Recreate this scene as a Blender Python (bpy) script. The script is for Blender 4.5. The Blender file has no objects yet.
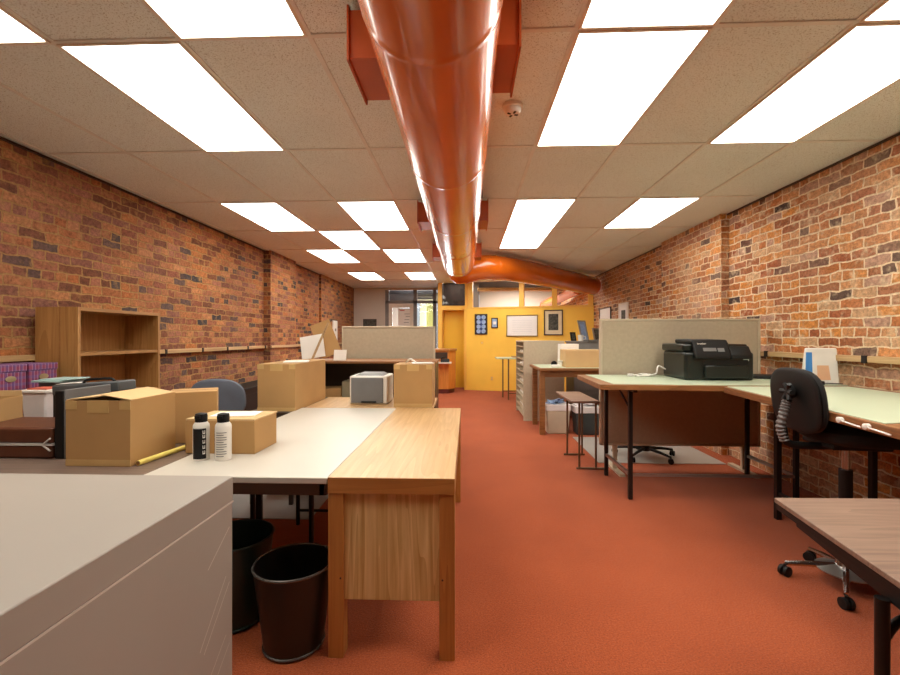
import bpy, bmesh, math, random
from mathutils import Vector, Matrix
random.seed(7)
D = bpy.data
C = bpy.context.scene.collection
PI = math.pi
R = math.radians

# ------------------------------------------------------------------ mesh builder
class MB:
    def __init__(s):
        s.bm = bmesh.new()
    def _xf(s, vs, M):
        if M is not None:
            for v in vs: v.co = M @ v.co
    def box(s, x0, x1, y0, y1, z0, z1, M=None):
        co = [(x0,y0,z0),(x1,y0,z0),(x1,y1,z0),(x0,y1,z0),(x0,y0,z1),(x1,y0,z1),(x1,y1,z1),(x0,y1,z1)]
        v = [s.bm.verts.new(c) for c in co]
        for f in ((3,2,1,0),(4,5,6,7),(0,1,5,4),(1,2,6,5),(2,3,7,6),(3,0,4,7)):
            s.bm.faces.new([v[i] for i in f])
        s._xf(v, M); return s
    def prism(s, poly, z0, z1, M=None):
        a = [s.bm.verts.new((x,y,z0)) for x,y in poly]
        b = [s.bm.verts.new((x,y,z1)) for x,y in poly]
        n = len(poly)
        s.bm.faces.new(a[::-1]); s.bm.faces.new(b)
        for i in range(n):
            j = (i+1) % n
            s.bm.faces.new((a[i],a[j],b[j],b[i]))
        s._xf(a+b, M); return s
    def frustum(s, r0, r1, z0, z1, M=None):
        # r = (x0,x1,y0,y1) rectangles at the two heights
        f = lambda r,z: [(r[0],r[2],z),(r[1],r[2],z),(r[1],r[3],z),(r[0],r[3],z)]
        v = [s.bm.verts.new(c) for c in f(r0,z0)+f(r1,z1)]
        for q in ((3,2,1,0),(4,5,6,7),(0,1,5,4),(1,2,6,5),(2,3,7,6),(3,0,4,7)):
            s.bm.faces.new([v[i] for i in q])
        s._xf(v, M); return s
    def lathe(s, prof, c=(0,0,0), n=24, M=None, caps=True, sq=2.0, ab=(1,1)):
        rings = []; allv = []
        for r, z in prof:
            ring = []
            for i in range(n):
                t = 2*PI*i/n
                ct, st = math.cos(t), math.sin(t)
                k = 1.0 if sq == 2 else 1/((abs(ct)**sq+abs(st)**sq)**(1/sq))
                ring.append(s.bm.verts.new((c[0]+r*k*ct*ab[0], c[1]+r*k*st*ab[1], c[2]+z)))
            rings.append(ring); allv += ring
        for a, b in zip(rings, rings[1:]):
            for i in range(n):
                j = (i+1) % n
                s.bm.faces.new((a[i],a[j],b[j],b[i]))
        if caps:
            s.bm.faces.new(rings[0][::-1]); s.bm.faces.new(rings[-1])
        s._xf(allv, M); return s
    def tube(s, pts, r, n=10, closed=False, M=None):
        pts = [Vector(p) for p in pts]
        rs = r if isinstance(r, (list,tuple)) else [r]*len(pts)
        rings = []; allv = []; N = len(pts)
        up = None
        for i, p in enumerate(pts):
            if closed: t = pts[(i+1)%N]-pts[i-1]
            else: t = pts[min(i+1,N-1)]-pts[max(i-1,0)]
            t.normalize()
            if up is None:
                up = Vector((0,0,1)) if abs(t.z) < .9 else Vector((0,1,0))
            u = t.cross(up)
            if u.length < 1e-4: u = t.cross(Vector((1,0,0)))
            u.normalize(); w = u.cross(t).normalized(); up = w
            ring = [s.bm.verts.new(p + (u*math.cos(2*PI*k/n)+w*math.sin(2*PI*k/n))*rs[i]) for k in range(n)]
            rings.append(ring); allv += ring
        pairs = list(zip(rings, rings[1:]))
        if closed: pairs.append((rings[-1], rings[0]))
        for a, b in pairs:
            for k in range(n):
                j = (k+1) % n
                s.bm.faces.new((a[k],a[j],b[j],b[k]))
        if not closed:
            s.bm.faces.new(rings[0][::-1]); s.bm.faces.new(rings[-1])
        s._xf(allv, M); return s
    def quad(s, pts, M=None):
        v = [s.bm.verts.new(p) for p in pts]; s.bm.faces.new(v); s._xf(v, M); return s
    def build(s, name, mat, parent=None, bevel=0, seg=2, smooth=True, label=None, angle=38):
        bm = s.bm
        bmesh.ops.recalc_face_normals(bm, faces=bm.faces)
        if smooth:
            for f in bm.faces: f.smooth = True
            for e in bm.edges:
                if len(e.link_faces) != 2 or e.calc_face_angle(0) > R(angle): e.smooth = False
        me = D.meshes.new(name); bm.to_mesh(me); bm.free()
        o = D.objects.new(name, me); C.objects.link(o)
        me.materials.append(mat)
        if parent is not None: o.parent = parent
        if bevel:
            m = o.modifiers.new('edge', 'BEVEL'); m.width = bevel; m.segments = seg
            m.limit_method = 'ANGLE'; m.angle_limit = R(35)
        if label: o['label'] = label
        return o

def tag(o, label, cat, group=None, kind=None):
    o['label'] = label; o['category'] = cat
    if group: o['group'] = group
    if kind: o['kind'] = kind
    return o
def thing(name, label, cat, loc=(0,0,0), rz=0, group=None):
    o = D.objects.new(name, None); C.objects.link(o)
    o.location = loc; o.rotation_euler = (0,0,rz); o.empty_display_size = .1
    return tag(o, label, cat, group)
def struct(o):
    o['kind'] = 'structure'; return o
def dup(o, parent=None, loc=None, rz=None, label=None):
    c = o.copy(); C.objects.link(c)
    if parent is not None: c.parent = parent
    if loc is not None: c.location = loc
    if rz is not None: c.rotation_euler = (0,0,rz)
    if label: c['label'] = label
    for ch in list(o.children): dup(ch, c)
    return c
def mat_at(loc, rx=0, ry=0, rz=0):
    return Matrix.Translation(loc) @ Matrix.Rotation(rz,4,'Z') @ Matrix.Rotation(ry,4,'Y') @ Matrix.Rotation(rx,4,'X')

# ------------------------------------------------------------------ materials
def lin(c):
    return tuple((x/12.92 if x <= .04045 else ((x+.055)/1.055)**2.4) for x in (c[0]/255, c[1]/255, c[2]/255)) + (1,)
class NT:
    def __init__(s, name):
        s.m = D.materials.new(name); s.m.use_nodes = True
        s.t = s.m.node_tree; s.n = s.t.nodes
        s.b = s.n['Principled BSDF']
    def add(s, typ, **kw):
        n = s.n.new('ShaderNode'+typ)
        for k, v in kw.items():
            if k.startswith('i_'):
                n.inputs[k[2:].replace('_',' ')].default_value = v
            else: setattr(n, k, v)
        return n
    def link(s, a, b): s.t.links.new(a, b)
    def ramp(s, fac, stops, interp='LINEAR'):
        r = s.n.new('ShaderNodeValToRGB'); r.color_ramp.interpolation = interp
        e = r.color_ramp.elements
        while len(e) < len(stops): e.new(.5)
        for k, (p, c) in enumerate(stops): e[k].position = p; e[k].color = c
        s.link(fac, r.inputs[0]); return r
    def bump(s, h, strength=.3, dist=.01):
        b = s.add('Bump'); b.inputs['Strength'].default_value = strength; b.inputs['Distance'].default_value = dist
        s.link(h, b.inputs['Height']); s.link(b.outputs[0], s.b.inputs['Normal']); return b
    def mix(s, fac, a, b, mode='MIX'):
        m = s.n.new('ShaderNodeMix'); m.data_type = 'RGBA'; m.blend_type = mode
        for k, v in ((0,fac),(6,a),(7,b)):
            if hasattr(v, 'is_linked'): s.link(v, m.inputs[k])
            else: m.inputs[k].default_value = v
        return m.outputs[2]
    def math(s, op, a, b=None, c=None):
        m = s.n.new('ShaderNodeMath'); m.operation = op
        for k, v in enumerate((a,b,c)):
            if v is None: continue
            if hasattr(v, 'is_linked'): s.link(v, m.inputs[k])
            else: m.inputs[k].default_value = v
        return m.outputs[0]
def plain(name, col, rough=.5, metal=0, var=.08, scale=6, bump=0, coat=0, spec=.5):
    t = NT(name); c = lin(col)
    co = t.add('TexCoord')
    n = t.add('TexNoise'); n.inputs['Scale'].default_value = scale; n.inputs['Detail'].default_value = 4
    t.link(co.outputs['Object'], n.inputs['Vector'])
    r = t.ramp(n.outputs[0], [(.3, tuple(x*(1-var) for x in c[:3])+(1,)), (.7, tuple(min(1,x*(1+var)) for x in c[:3])+(1,))])
    t.link(r.outputs[0], t.b.inputs['Base Color'])
    t.b.inputs['Roughness'].default_value = rough; t.b.inputs['Metallic'].default_value = metal
    t.b.inputs['Specular IOR Level'].default_value = spec
    if coat: t.b.inputs['Coat Weight'].default_value = coat; t.b.inputs['Coat Roughness'].default_value = .06
    if bump:
        n2 = t.add('TexNoise'); n2.inputs['Scale'].default_value = 220; t.link(co.outputs['Object'], n2.inputs['Vector'])
        t.bump(n2.outputs[0], bump, .004)
    return t.m
def wood(name, c1, c2, axis='y', rough=.42, grain=1.0):
    t = NT(name); co = t.add('TexCoord'); mp = t.add('Mapping')
    sc = {'x':(1.2,26,26),'y':(26,1.2,26),'z':(26,26,1.2)}[axis]
    mp.inputs['Scale'].default_value = sc
    t.link(co.outputs['Object'], mp.inputs['Vector'])
    n = t.add('TexNoise'); n.inputs['Scale'].default_value = 1.6*grain; n.inputs['Detail'].default_value = 6; n.inputs['Roughness'].default_value = .6; n.inputs['Distortion'].default_value = .6
    t.link(mp.outputs[0], n.inputs['Vector'])
    mp2 = t.add('Mapping'); mp2.inputs['Scale'].default_value = tuple(x*(.22 if x > 2 else .3) for x in sc)
    t.link(co.outputs['Object'], mp2.inputs['Vector'])
    w = t.add('TexNoise'); w.inputs['Scale'].default_value = 1.3; w.inputs['Distortion'].default_value = .4
    t.link(mp2.outputs[0], w.inputs['Vector'])
    rings = t.math('FRACT', t.math('MULTIPLY', w.outputs[0], 9.0))
    f = t.math('MULTIPLY_ADD', rings, .2, t.math('MULTIPLY', n.outputs[0], .8))
    r = t.ramp(f, [(.28, lin(c2)), (.72, lin(c1))])
    t.link(r.outputs[0], t.b.inputs['Base Color']); t.b.inputs['Roughness'].default_value = rough
    t.bump(n.outputs[0], .05, .002)
    return t.m
def brick(name, stops, mortar, mort2, seed=0.0, wash=None):
    t = NT(name)
    geo = t.add('NewGeometry'); sp = t.add('SeparateXYZ'); t.link(geo.outputs['Position'], sp.inputs[0])
    sn = t.add('SeparateXYZ'); t.link(geo.outputs['True Normal'], sn.inputs[0])
    nx = t.math('GREATER_THAN', t.math('ABSOLUTE', sn.outputs[0]), .5)
    u = t.math('ADD', t.math('MULTIPLY', sp.outputs[1], nx), t.math('MULTIPLY', sp.outputs[0], t.math('SUBTRACT', 1.0, nx)))
    cv = t.add('CombineXYZ'); t.link(u, cv.inputs[0]); t.link(sp.outputs[2], cv.inputs[1]); cv.inputs[2].default_value = seed
    nz = t.add('TexNoise'); nz.inputs['Scale'].default_value = 8; nz.inputs['Detail'].default_value = 6; t.link(cv.outputs[0], nz.inputs['Vector'])
    off = t.add('VectorMath', operation='SUBTRACT'); t.link(nz.outputs['Color'], off.inputs[0]); off.inputs[1].default_value = (.5,.5,.5)
    sc = t.add('VectorMath', operation='SCALE'); t.link(off.outputs[0], sc.inputs[0]); sc.inputs['Scale'].default_value = .05
    ad = t.add('VectorMath', operation='ADD'); t.link(cv.outputs[0], ad.inputs[0]); t.link(sc.outputs[0], ad.inputs[1])
    b = t.add('TexBrick'); b.offset = .5; b.squash = .52; b.squash_frequency = 6
    for k, v in (('Scale',1.0),('Mortar Size',.0075),('Mortar Smooth',.35),('Brick Width',.212),('Row Height',.0735)):
        b.inputs[k].default_value = v
    b.inputs['Color1'].default_value = (0,0,0,1); b.inputs['Color2'].default_value = (1,1,1,1); b.inputs['Mortar'].default_value = (.5,.5,.5,1)
    t.link(ad.outputs[0], b.inputs['Vector'])
    rp = t.ramp(b.outputs['Color'], [(p, lin(c)) for p, c in stops], 'CONSTANT')
    col = rp.outputs[0]
    # patches of other firing over several bricks, then grain
    pz = t.add('TexNoise'); pz.inputs['Scale'].default_value = 1.1; pz.inputs['Detail'].default_value = 3; t.link(cv.outputs[0], pz.inputs['Vector'])
    if wash:
        m = t.ramp(pz.outputs[0], [(.42,(0,0,0,1)),(.62,(1,1,1,1))])
        col = t.mix(t.math('MULTIPLY', m.outputs[0], .45), col, lin(wash))
    gr = t.add('TexNoise'); gr.inputs['Scale'].default_value = 45; gr.inputs['Detail'].default_value = 6; gr.inputs['Roughness'].default_value = .7; t.link(cv.outputs[0], gr.inputs['Vector'])
    g = t.ramp(gr.outputs[0], [(.28,(.42,.42,.42,1)),(.72,(1.35,1.35,1.35,1))])
    col = t.mix(1.0, col, g.outputs[0], 'MULTIPLY')
    mc = t.mix(pz.outputs[0], lin(mortar), lin(mort2))
    mc = t.mix(.6, mc, g.outputs[0], 'MULTIPLY')
    # smeared mortar on some bricks
    sm = t.add('TexNoise'); sm.inputs['Scale'].default_value = 14; sm.inputs['Detail'].default_value = 5; t.link(cv.outputs[0], sm.inputs['Vector'])
    smf = t.ramp(sm.outputs[0], [(.54,(0,0,0,1)),(.75,(.7,.7,.7,1))])
    fac = t.math('MAXIMUM', b.outputs['Fac'], smf.outputs[0])
    col = t.mix(fac, col, mc)
    t.link(col, t.b.inputs['Base Color']); t.b.inputs['Roughness'].default_value = .82; t.b.inputs['Specular IOR Level'].default_value = .25
    h = t.math('ADD', t.math('SUBTRACT', 1.0, b.outputs['Fac']), t.math('MULTIPLY', gr.outputs[0], .55))
    h = t.math('ADD', h, t.math('MULTIPLY', b.outputs['Color'], .35))
    t.bump(h, .8, .012)
    return t.m
def emis(name, col, strength):
    t = NT(name)
    t.b.inputs['Base Color'].default_value = (.8,.8,.8,1)
    co = t.add('TexCoord'); n = t.add('TexNoise'); n.inputs['Scale'].default_value = 2.2; t.link(co.outputs['Object'], n.inputs['Vector'])
    r = t.ramp(n.outputs[0], [(.3, tuple(x*.94 for x in col)+(1,)), (.6, tuple(col)+(1,))])
    t.link(r.outputs[0], t.b.inputs['Emission Color'])
    t.b.inputs['Emission Strength'].default_value = strength
    return t.m
def glass(name, tint=(1,1,1,1), dark=0.0):
    t = NT(name); t.n.remove(t.b)
    tr = t.add('BsdfTransparent'); tr.inputs[0].default_value = tint
    gl = t.add('BsdfGlossy'); gl.inputs['Roughness'].default_value = .03
    fr = t.add('Fresnel'); fr.inputs[0].default_value = 1.45
    mx = t.add('MixShader'); t.link(fr.outputs[0], mx.inputs[0]); t.link(tr.outputs[0], mx.inputs[1]); t.link(gl.outputs[0], mx.inputs[2])
    t.link(mx.outputs[0], t.n['Material Output'].inputs[0])
    return t.m

M = {}
M['brickL'] = brick('brick_plum', [(0,(70,64,66)),(.06,(136,86,60)),(.14,(176,112,72)),(.22,(150,90,66)),(.3,(186,122,78)),(.38,(120,74,54)),(.46,(168,106,78)),(.54,(190,122,72)),(.62,(146,96,80)),(.7,(198,136,88)),(.78,(128,80,60)),(.85,(176,116,90)),(.92,(94,80,76)),(.95,(184,112,66))], (206,164,104), (132,94,62), 1.3, (146,100,86))
M['brickR'] = brick('brick_orange', [(0,(76,58,54)),(.07,(178,110,62)),(.17,(204,136,80)),(.27,(160,98,62)),(.36,(208,146,96)),(.46,(186,144,122)),(.54,(212,140,72)),(.64,(166,94,58)),(.72,(204,160,120)),(.8,(190,116,66)),(.88,(104,70,58)),(.92,(196,128,76))], (240,220,188), (220,190,150), 5.1, (206,166,138))
def carpet():
    t = NT('carpet_rust'); co = t.add('TexCoord')
    n = t.add('TexNoise'); n.inputs['Scale'].default_value = 130; n.inputs['Detail'].default_value = 5; n.inputs['Roughness'].default_value = .75
    t.link(co.outputs['Object'], n.inputs['Vector'])
    n2 = t.add('TexNoise'); n2.inputs['Scale'].default_value = 2.2; n2.inputs['Detail'].default_value = 5; t.link(co.outputs['Object'], n2.inputs['Vector'])
    f = t.math('ADD', t.math('MULTIPLY', n.outputs[0], .86), t.math('MULTIPLY', n2.outputs[0], .14))
    r = t.ramp(f, [(.32, lin((116,50,22))), (.5, lin((160,74,36))), (.68, lin((190,98,56)))])
    t.link(r.outputs[0], t.b.inputs['Base Color']); t.b.inputs['Roughness'].default_value = .95; t.b.inputs['Specular IOR Level'].default_value = .1
    t.b.inputs['Sheen Weight'].default_value = .15
    t.bump(n.outputs[0], .6, .008); return t.m
M['carpet'] = carpet()
def ceil():
    t = NT('ceiling_tile'); co = t.add('TexCoord')
    n = t.add('TexNoise'); n.inputs['Scale'].default_value = 150; n.inputs['Detail'].default_value = 3; n.inputs['Roughness'].default_value = .6
    t.link(co.outputs['Object'], n.inputs['Vector'])
    n2 = t.add('TexNoise'); n2.inputs['Scale'].default_value = .9; t.link(co.outputs['Object'], n2.inputs['Vector'])
    base = t.ramp(n2.outputs[0], [(.35, lin((230,240,238))), (.65, lin((238,248,246)))])
    p = t.ramp(n.outputs[0], [(.33, (.5,.46,.4,1)), (.45, (1,1,1,1))])
    t.link(t.mix(1.0, base.outputs[0], p.outputs[0], 'MULTIPLY'), t.b.inputs['Base Color'])
    t.b.inputs['Roughness'].default_value = .9; t.bump(p.outputs[0], .5, .004); return t.m
M['ceil'] = ceil()
M['grid'] = plain('ceiling_grid_paint', (226,228,222), .5)
M['duct'] = plain('orange_duct_paint', (200,94,14), .24, 0, .08, 3, coat=.35)
M['ductdark'] = plain('red_oxide_paint', (178,78,26), .4)
M['yellow'] = plain('yellow_wall_paint', (250,204,80), .55, 0, .03, 3)
M['yellowtrim'] = plain('yellow_trim_paint', (244,194,84), .45, 0, .03, 3)
M['yellowdoor'] = plain('yellow_door_paint', (240,196,56), .45, 0, .03, 3)
M['offwhite'] = plain('offwhite_wall_paint', (206,198,186), .7, 0, .03, 3)
M['greywall'] = plain('grey_wall_paint', (110,102,96), .7, 0, .04, 3)
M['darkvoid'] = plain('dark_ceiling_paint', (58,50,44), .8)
M['light'] = emis('diffuser_glow', (1.0,.97,.87), 9.3)
M['lightframe'] = plain('white_enamel', (226,216,200), .4)
M['oakend'] = wood('oak_veneer_upright', (232,206,146), (182,142,80), 'z', .45)
M['oakleg'] = wood('oak_leg', (190,130,66), (160,102,46), 'z', .4)
M['oaktop'] = wood('oak_top', (208,172,122), (184,144,94), 'y', .38)
M['oakx'] = wood('oak_apron', (192,132,68), (164,106,50), 'x', .4)
M['oakcase'] = wood('oak_bookcase', (186,138,82), (152,106,56), 'z', .5)
M['oakshelf'] = wood('oak_shelf', (186,138,82), (152,106,56), 'y', .5)
M['oakgold'] = wood('golden_oak_counter', (226,152,68), (198,122,48), 'z', .4)
M['railwood'] = wood('rail_pine', (206,174,126), (168,132,88), 'y', .55)
M['tablewood'] = wood('brown_table_edge', (158,108,60), (114,72,38), 'x', .5)
M['tablewoody'] = wood('brown_table_edge_long', (156,104,58), (112,70,36), 'y', .5)
M['walnut'] = wood('walnut_laminate', (152,124,106), (112,88,75), 'x', .4, 1.4)
M['darklam'] = wood('dark_laminate', (124,104,92), (100,82,72), 'x', .4)
M['whitelam'] = plain('white_laminate', (198,192,180), .35, 0, .03, 2)
M['greylam'] = plain('grey_laminate', (158,150,140), .45, 0, .05, 1.5)
M['mint'] = plain('mint_board_cover', (188,202,176), .35, 0, .03, 2)
M['black'] = plain('black_plastic', (22,22,22), .5, spec=.3)
M['blackmetal'] = plain('black_steel', (30,26,24), .4, .3)
M['blackfab'] = plain('black_fabric', (26,24,24), .9, bump=.4)
M['bluefab'] = plain('slate_blue_fabric', (116,124,138), .95, bump=.4)
M['panelfab'] = plain('tan_panel_fabric', (184,170,146), .95, 0, .05, 30, bump=.4)
M['paneltrim'] = plain('panel_trim', (198,184,158), .5)
M['card'] = plain('cardboard', (180,140,88), .85, 0, .07, 4)
M['cardlight'] = plain('cardboard_pale', (204,170,120), .85, 0, .06, 4)
M['tape'] = plain('packing_tape', (198,162,106), .3)
M['paper'] = plain('white_paper', (238,234,226), .7, 0, .02)
M['mat'] = plain('chair_mat_plastic', (166,160,154), .35, 0, .04)
M['chrome'] = plain('chrome', (200,200,200), .2, 1, .03)
M['steel'] = plain('brushed_steel', (170,168,164), .35, .9, .04)
M['bronze'] = plain('bronze_tube', (110,84,62), .4, .4)
M['leather'] = plain('brown_leather', (92,50,30), .45, 0, .15, 12)
M['binblack'] = plain('dark_brown_bin', (32,27,23), .38, 0, .2, 5)
M['bingreen'] = plain('dark_green_bin', (34,48,42), .4)
M['binbeige'] = plain('beige_bin', (196,186,164), .5)
M['binslate'] = plain('slate_bin', (54,62,64), .5)
M['bag'] = plain('white_bin_liner', (226,222,222), .4)
M['greyplas'] = plain('grey_plastic', (112,112,112), .5)
M['greycab'] = plain('grey_cabinet_paint', (128,126,124), .5)
M['whiteplas'] = plain('white_plastic', (228,224,216), .4)
M['dgreen'] = plain('printer_black', (20,26,24), .28)
M['teal'] = plain('pale_teal', (170,200,196), .5)
M['yellowtube'] = plain('yellow_tube', (244,224,120), .4)
M['blueprint'] = plain('blue_print', (60,130,200), .5)
M['peach'] = plain('peach_print', (222,176,140), .5)
M['darkpic'] = plain('dark_picture', (70,70,62), .6, 0, .8, 26)
M['whitecard'] = plain('white_mount', (240,240,240), .5, 0, .01)
M['bluegrey'] = plain('blue_grey_print', (150,176,216), .5, 0, .2, 20)
M['goldframe'] = plain('gold_frame', (150,128,80), .4, .3)
M['darkframe'] = plain('dark_frame', (60,44,32), .4)
M['glass'] = glass('clear_pane')
M['smoke'] = glass('smoked_pane', (.35,.33,.33,1))
M['brass'] = plain('brass_holder', (206,190,150), .3, .7)
M['green_box'] = plain('khaki_box', (150,140,112), .7)
M['outgreen'] = plain('pale_yellow_green', (190,196,120), .8)  # one even yellow-green for the curtain
def plaid():
    t = NT('purple_plaid'); co = t.add('TexCoord'); sp = t.add('SeparateXYZ'); t.link(co.outputs['Object'], sp.inputs[0])
    def band(x, f, th):
        return t.math('GREATER_THAN', t.math('FRACT', t.math('MULTIPLY', x, f)), th)
    ux = t.math('ADD', sp.outputs[0], sp.outputs[1])
    a = band(ux, 22, .6); b = band(sp.outputs[2], 24, .55); c = band(ux, 44, .85)
    col = t.mix(t.math('MULTIPLY', a, .6), lin((136,50,84)), lin((84,72,130)))
    col = t.mix(t.math('MULTIPLY', b, .5), col, lin((96,84,140)))
    col = t.mix(t.math('MULTIPLY', c, .5), col, lin((206,170,190)))
    t.link(col, t.b.inputs['Base Color']); t.b.inputs['Roughness'].default_value = .6; return t.m
M['plaid'] = plaid()

# ------------------------------------------------------------------ room shell
XL, XR, ZC, YB = -3.24, 2.945, 2.715, 12.4
YF = -3.0
def wall(name, mat, *boxes):
    m = MB()
    for b in boxes: m.box(*b)
    return struct(m.build(name, mat, smooth=False))
struct(MB().box(XL-.3, XR+.3, YF-.2, 17.0, -.1, 0).build('floor', M['carpet'], smooth=False))
wall('wall_left', M['brickL'], (XL-.25, XL, YF, 12.6, 0, 3.0), (XL, -3.13, 6.95, 8.0, 0, 3.0), (XL, XL+.05, 9.6, 12.4, 0, 3.0))
wall('wall_right', M['brickR'], (XR, XR+.25, YF, 16.8, 0, 3.0), (2.86, XR, 5.08, 6.6, 0, 3.0))
wall('wall_front', M['brickL'], (XL-.25, XR+.25, YF-.15, YF, 0, 3.0))
cm = MB(); cm.prism([(XL,YF),(XR,YF),(XR,10.45),(-.02,11.2),(-.75,11.3),(-.75,12.5),(XL,12.5)], ZC, ZC+.06)
struct(cm.build('ceiling', M['ceil'], smooth=False))
g = MB()
xs = [1.105+.61*k for k in range(-7, 4)]
ys = [2.012+1.22*k for k in range(-4, 9)]
def yend(x): return 10.4 if x > 1.5 else (10.9 if x > -.3 else 12.4)
for x in xs:
    if XL < x < XR: g.box(x-.012, x+.012, YF+.01, yend(x), ZC-.007, ZC-.0005)
for y in ys:
    if YF < y < 10.3: g.box(XL+.01, XR-.01, y-.012, y+.012, ZC-.0075, ZC-.0005)
    elif y < 12.3: g.box(XL+.01, -.8, y-.012, y+.012, ZC-.0075, ZC-.0005)
struct(g.build('trim_1', M['grid'], smooth=False))
# wall angle where the tiles meet the brick, coloured dark as its shadow line
g = MB(); g.box(XL+.003, XL+.03, YF+.01, 12.35, ZC-.02, ZC-.008); g.box(XR-.025, XR-.003, YF+.01, 10.4, ZC-.02, ZC-.008)
struct(g.build('trim_2', M['darkframe'], smooth=False))
# picture rails
g = MB(); g.box(XL+.002, -3.17, 2.2, 6.93, 1.15, 1.192); g.box(XL+.002, -3.17, 8.02, 9.58, 1.15, 1.192); g.box(-3.128, -3.10, 6.93, 8.02, 1.15, 1.192); g.box(XL+.052, -3.15, 9.6, 12.3, 1.15, 1.192)
r1 = struct(g.build('trim_3', M['railwood'], bevel=.004))
g = MB(); g.box(2.87, XR-.002, -.5, 5.06, 1.14, 1.185); r2 = struct(g.build('trim_4', M['railwood'], bevel=.004))
g = MB()
for y in (3.3, 4.55, 5.2, 5.75, 6.3, 6.85): g.box(-3.175, -3.162, y-.014, y+.014, 1.148, 1.194)
g.build('bracket', M['blackmetal'], r1)
g = MB()
for y in (2.2, 2.75, 3.3, 3.75, 4.35): g.box(2.862, 2.875, y-.02, y+.02, 1.135, 1.19)
g.build('bracket', M['blackmetal'], r2)

# ------------------------------------------------------------------ ceiling lights
xc = lambda k: 1.105+.61*k
yr = lambda k: 2.012+1.22*k
def light_master():
    t = thing('ceiling_light', 'x', 'ceiling light', (0,0,ZC-.008), 0, 'fluorescent ceiling panels')
    f = MB()
    w, l, b = .598, 1.208, .013
    f.box(-w/2, w/2, -l/2, -l/2+b, -.006, .006); f.box(-w/2, w/2, l/2-b, l/2, -.006, .006)
    f.box(-w/2, -w/2+b, -l/2+b, l/2-b, -.006, .006); f.box(w/2-b, w/2, -l/2+b, l/2-b, -.006, .006)
    f.build('frame', M['lightframe'], t, smooth=False)
    MB().box(-w/2+b, w/2-b, -l/2+b, l/2-b, -.002, .004).build('diffuser', M['light'], t, smooth=False)
    return t
lm = None
LIGHTS = [(-6,-1,'white panel light cut by the frame in the top left corner of the photo'),
 (-4,-1,'large panel light at the top edge just left of the orange duct'),
 (-5,0,'long panel light, nearest whole one above the left tables'),
 (-6,2,'panel light nearest the left brick wall just before the left pilaster'),
 (-4,2,'panel light between the left wall one and the duct, same row as it'),
 (-5,3,'single panel light set between two rows of paired ones left of the duct'),
 (-6,4,'panel light nearest the left brick wall past the pilaster'),
 (-4,4,'panel light left of the duct above the tan partition, second from back'),
 (-6,6,'rearmost panel light on the left brick wall side'),
 (-4,6,'rearmost panel light beside the duct above the glazed front'),
 (-1,-1,'panel light at the top edge just right of the duct and smoke detector'),
 (-1,0,'large panel light right beside the smoke detector, nearest whole one'),
 (1,-1,'panel light cut off in the top right corner of the photo'),
 (1,0,'long panel light near the right brick wall above the drafting chair'),
 (-1,2,'panel light right of the duct joined end to end with the one behind it'),
 (-1,3,'shorter-looking panel light right of the duct behind its joined neighbour'),
 (1,2,'panel light nearest the right brick wall before the brick pilaster'),
 (-1,5,'added panel light, unseen behind the orange branch duct, brightening the yellow wall'),  # added out of sight to brighten the yellow wall
 (-1,6,'added unseen panel light, rearmost right of the duct, brightening the yellow wall')]  # second added panel, hidden by the branch duct
for i, (kx, ky, lab) in enumerate(LIGHTS):
    loc = (xc(kx)+.305, yr(ky)+.61, ZC-.008)
    if lm is None:
        lm = light_master(); lm.location = loc; lm['label'] = lab
    else: dup(lm, None, loc, 0, lab)

# ------------------------------------------------------------------ duct
t = thing('spiral_duct', 'long glossy orange round duct running down the middle of the ceiling', 'duct', (-.117,0,0))
dm = MB()
dr = .236
pts, rs = [], []
y = -2.6
seams = [1.45+1.22*k for k in range(-3, 5)]
yy = [-2.6]
for s_ in seams: yy += [s_-.03, s_-.012, s_, s_+.012, s_+.03]
yy += [6.5, 6.62, 6.72, 6.78, 6.8]
for v in sorted(yy):
    rr = dr
    if any(abs(v-s_) < .001 for s_ in seams): rr = dr+.003
    if v == 6.72: rr = dr*.92
    if v == 6.78: rr = dr*.7
    if v == 6.8: rr = dr*.4
    pts.append((0, v, 2.454)); rs.append(rr)
dm.tube(pts, rs, 40); dm.build('main_pipe', M['duct'], t, angle=60)
for (a, b, side) in ((1.78,2.1,-1),(1.72,2.06,1),(4.33,4.66,-1),(4.3,4.65,1),(6.25,6.5,-1),(6.25,6.5,1)):
    x0, x1 = (-.363, -.2) if side < 0 else (.2, .324)
    q = MB().box(x0, x1, a, b, 2.455, 2.65); ob = q.build('side_outlet', M['ductdark'], t)
    e = x0 if side < 0 else x1
    q = MB(); q.box(e-.004, e+.004, a-.012, a+.01, 2.44, 2.665); q.box(e-.004, e+.004, b-.01, b+.012, 2.44, 2.665)
    q.box(e-.004, e+.004, a, b, 2.44, 2.46); q.box(e-.004, e+.004, a, b, 2.645, 2.665)
    q.build('flange', M['ductdark'], ob)
for y in (3.6, 5.9):
    for sx in (-1,1): MB().tube([(.24*sx,y,2.454),(.245*sx,y,2.71)], .006, 6).build('hanger', M['blackmetal'], t)
t = thing('branch_duct', 'orange branch duct angling off to the right wall above the yellow partition', 'duct', (0,0,0))
def curve(ps, n):
    out = []
    P_ = [Vector(p) for p in ps]; P_ = [2*P_[0]-P_[1]] + P_ + [2*P_[-1]-P_[-2]]
    for i in range(1, len(P_)-2):
        for k in range(n):
            u = k/n; a, b, c, d = P_[i-1:i+3]
            out.append(.5*((2*b)+(c-a)*u+(2*a-5*b+4*c-d)*u*u+(3*b-a-3*c+d)*u**3))
    out.append(P_[-2]); return out
cp = curve([(-.26,6.98,2.29),(-.02,7.03,2.38),(.3,7.15,2.45),(.8,7.6,2.475),(1.8,8.75,2.475),(2.78,9.88,2.46)], 6)
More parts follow.
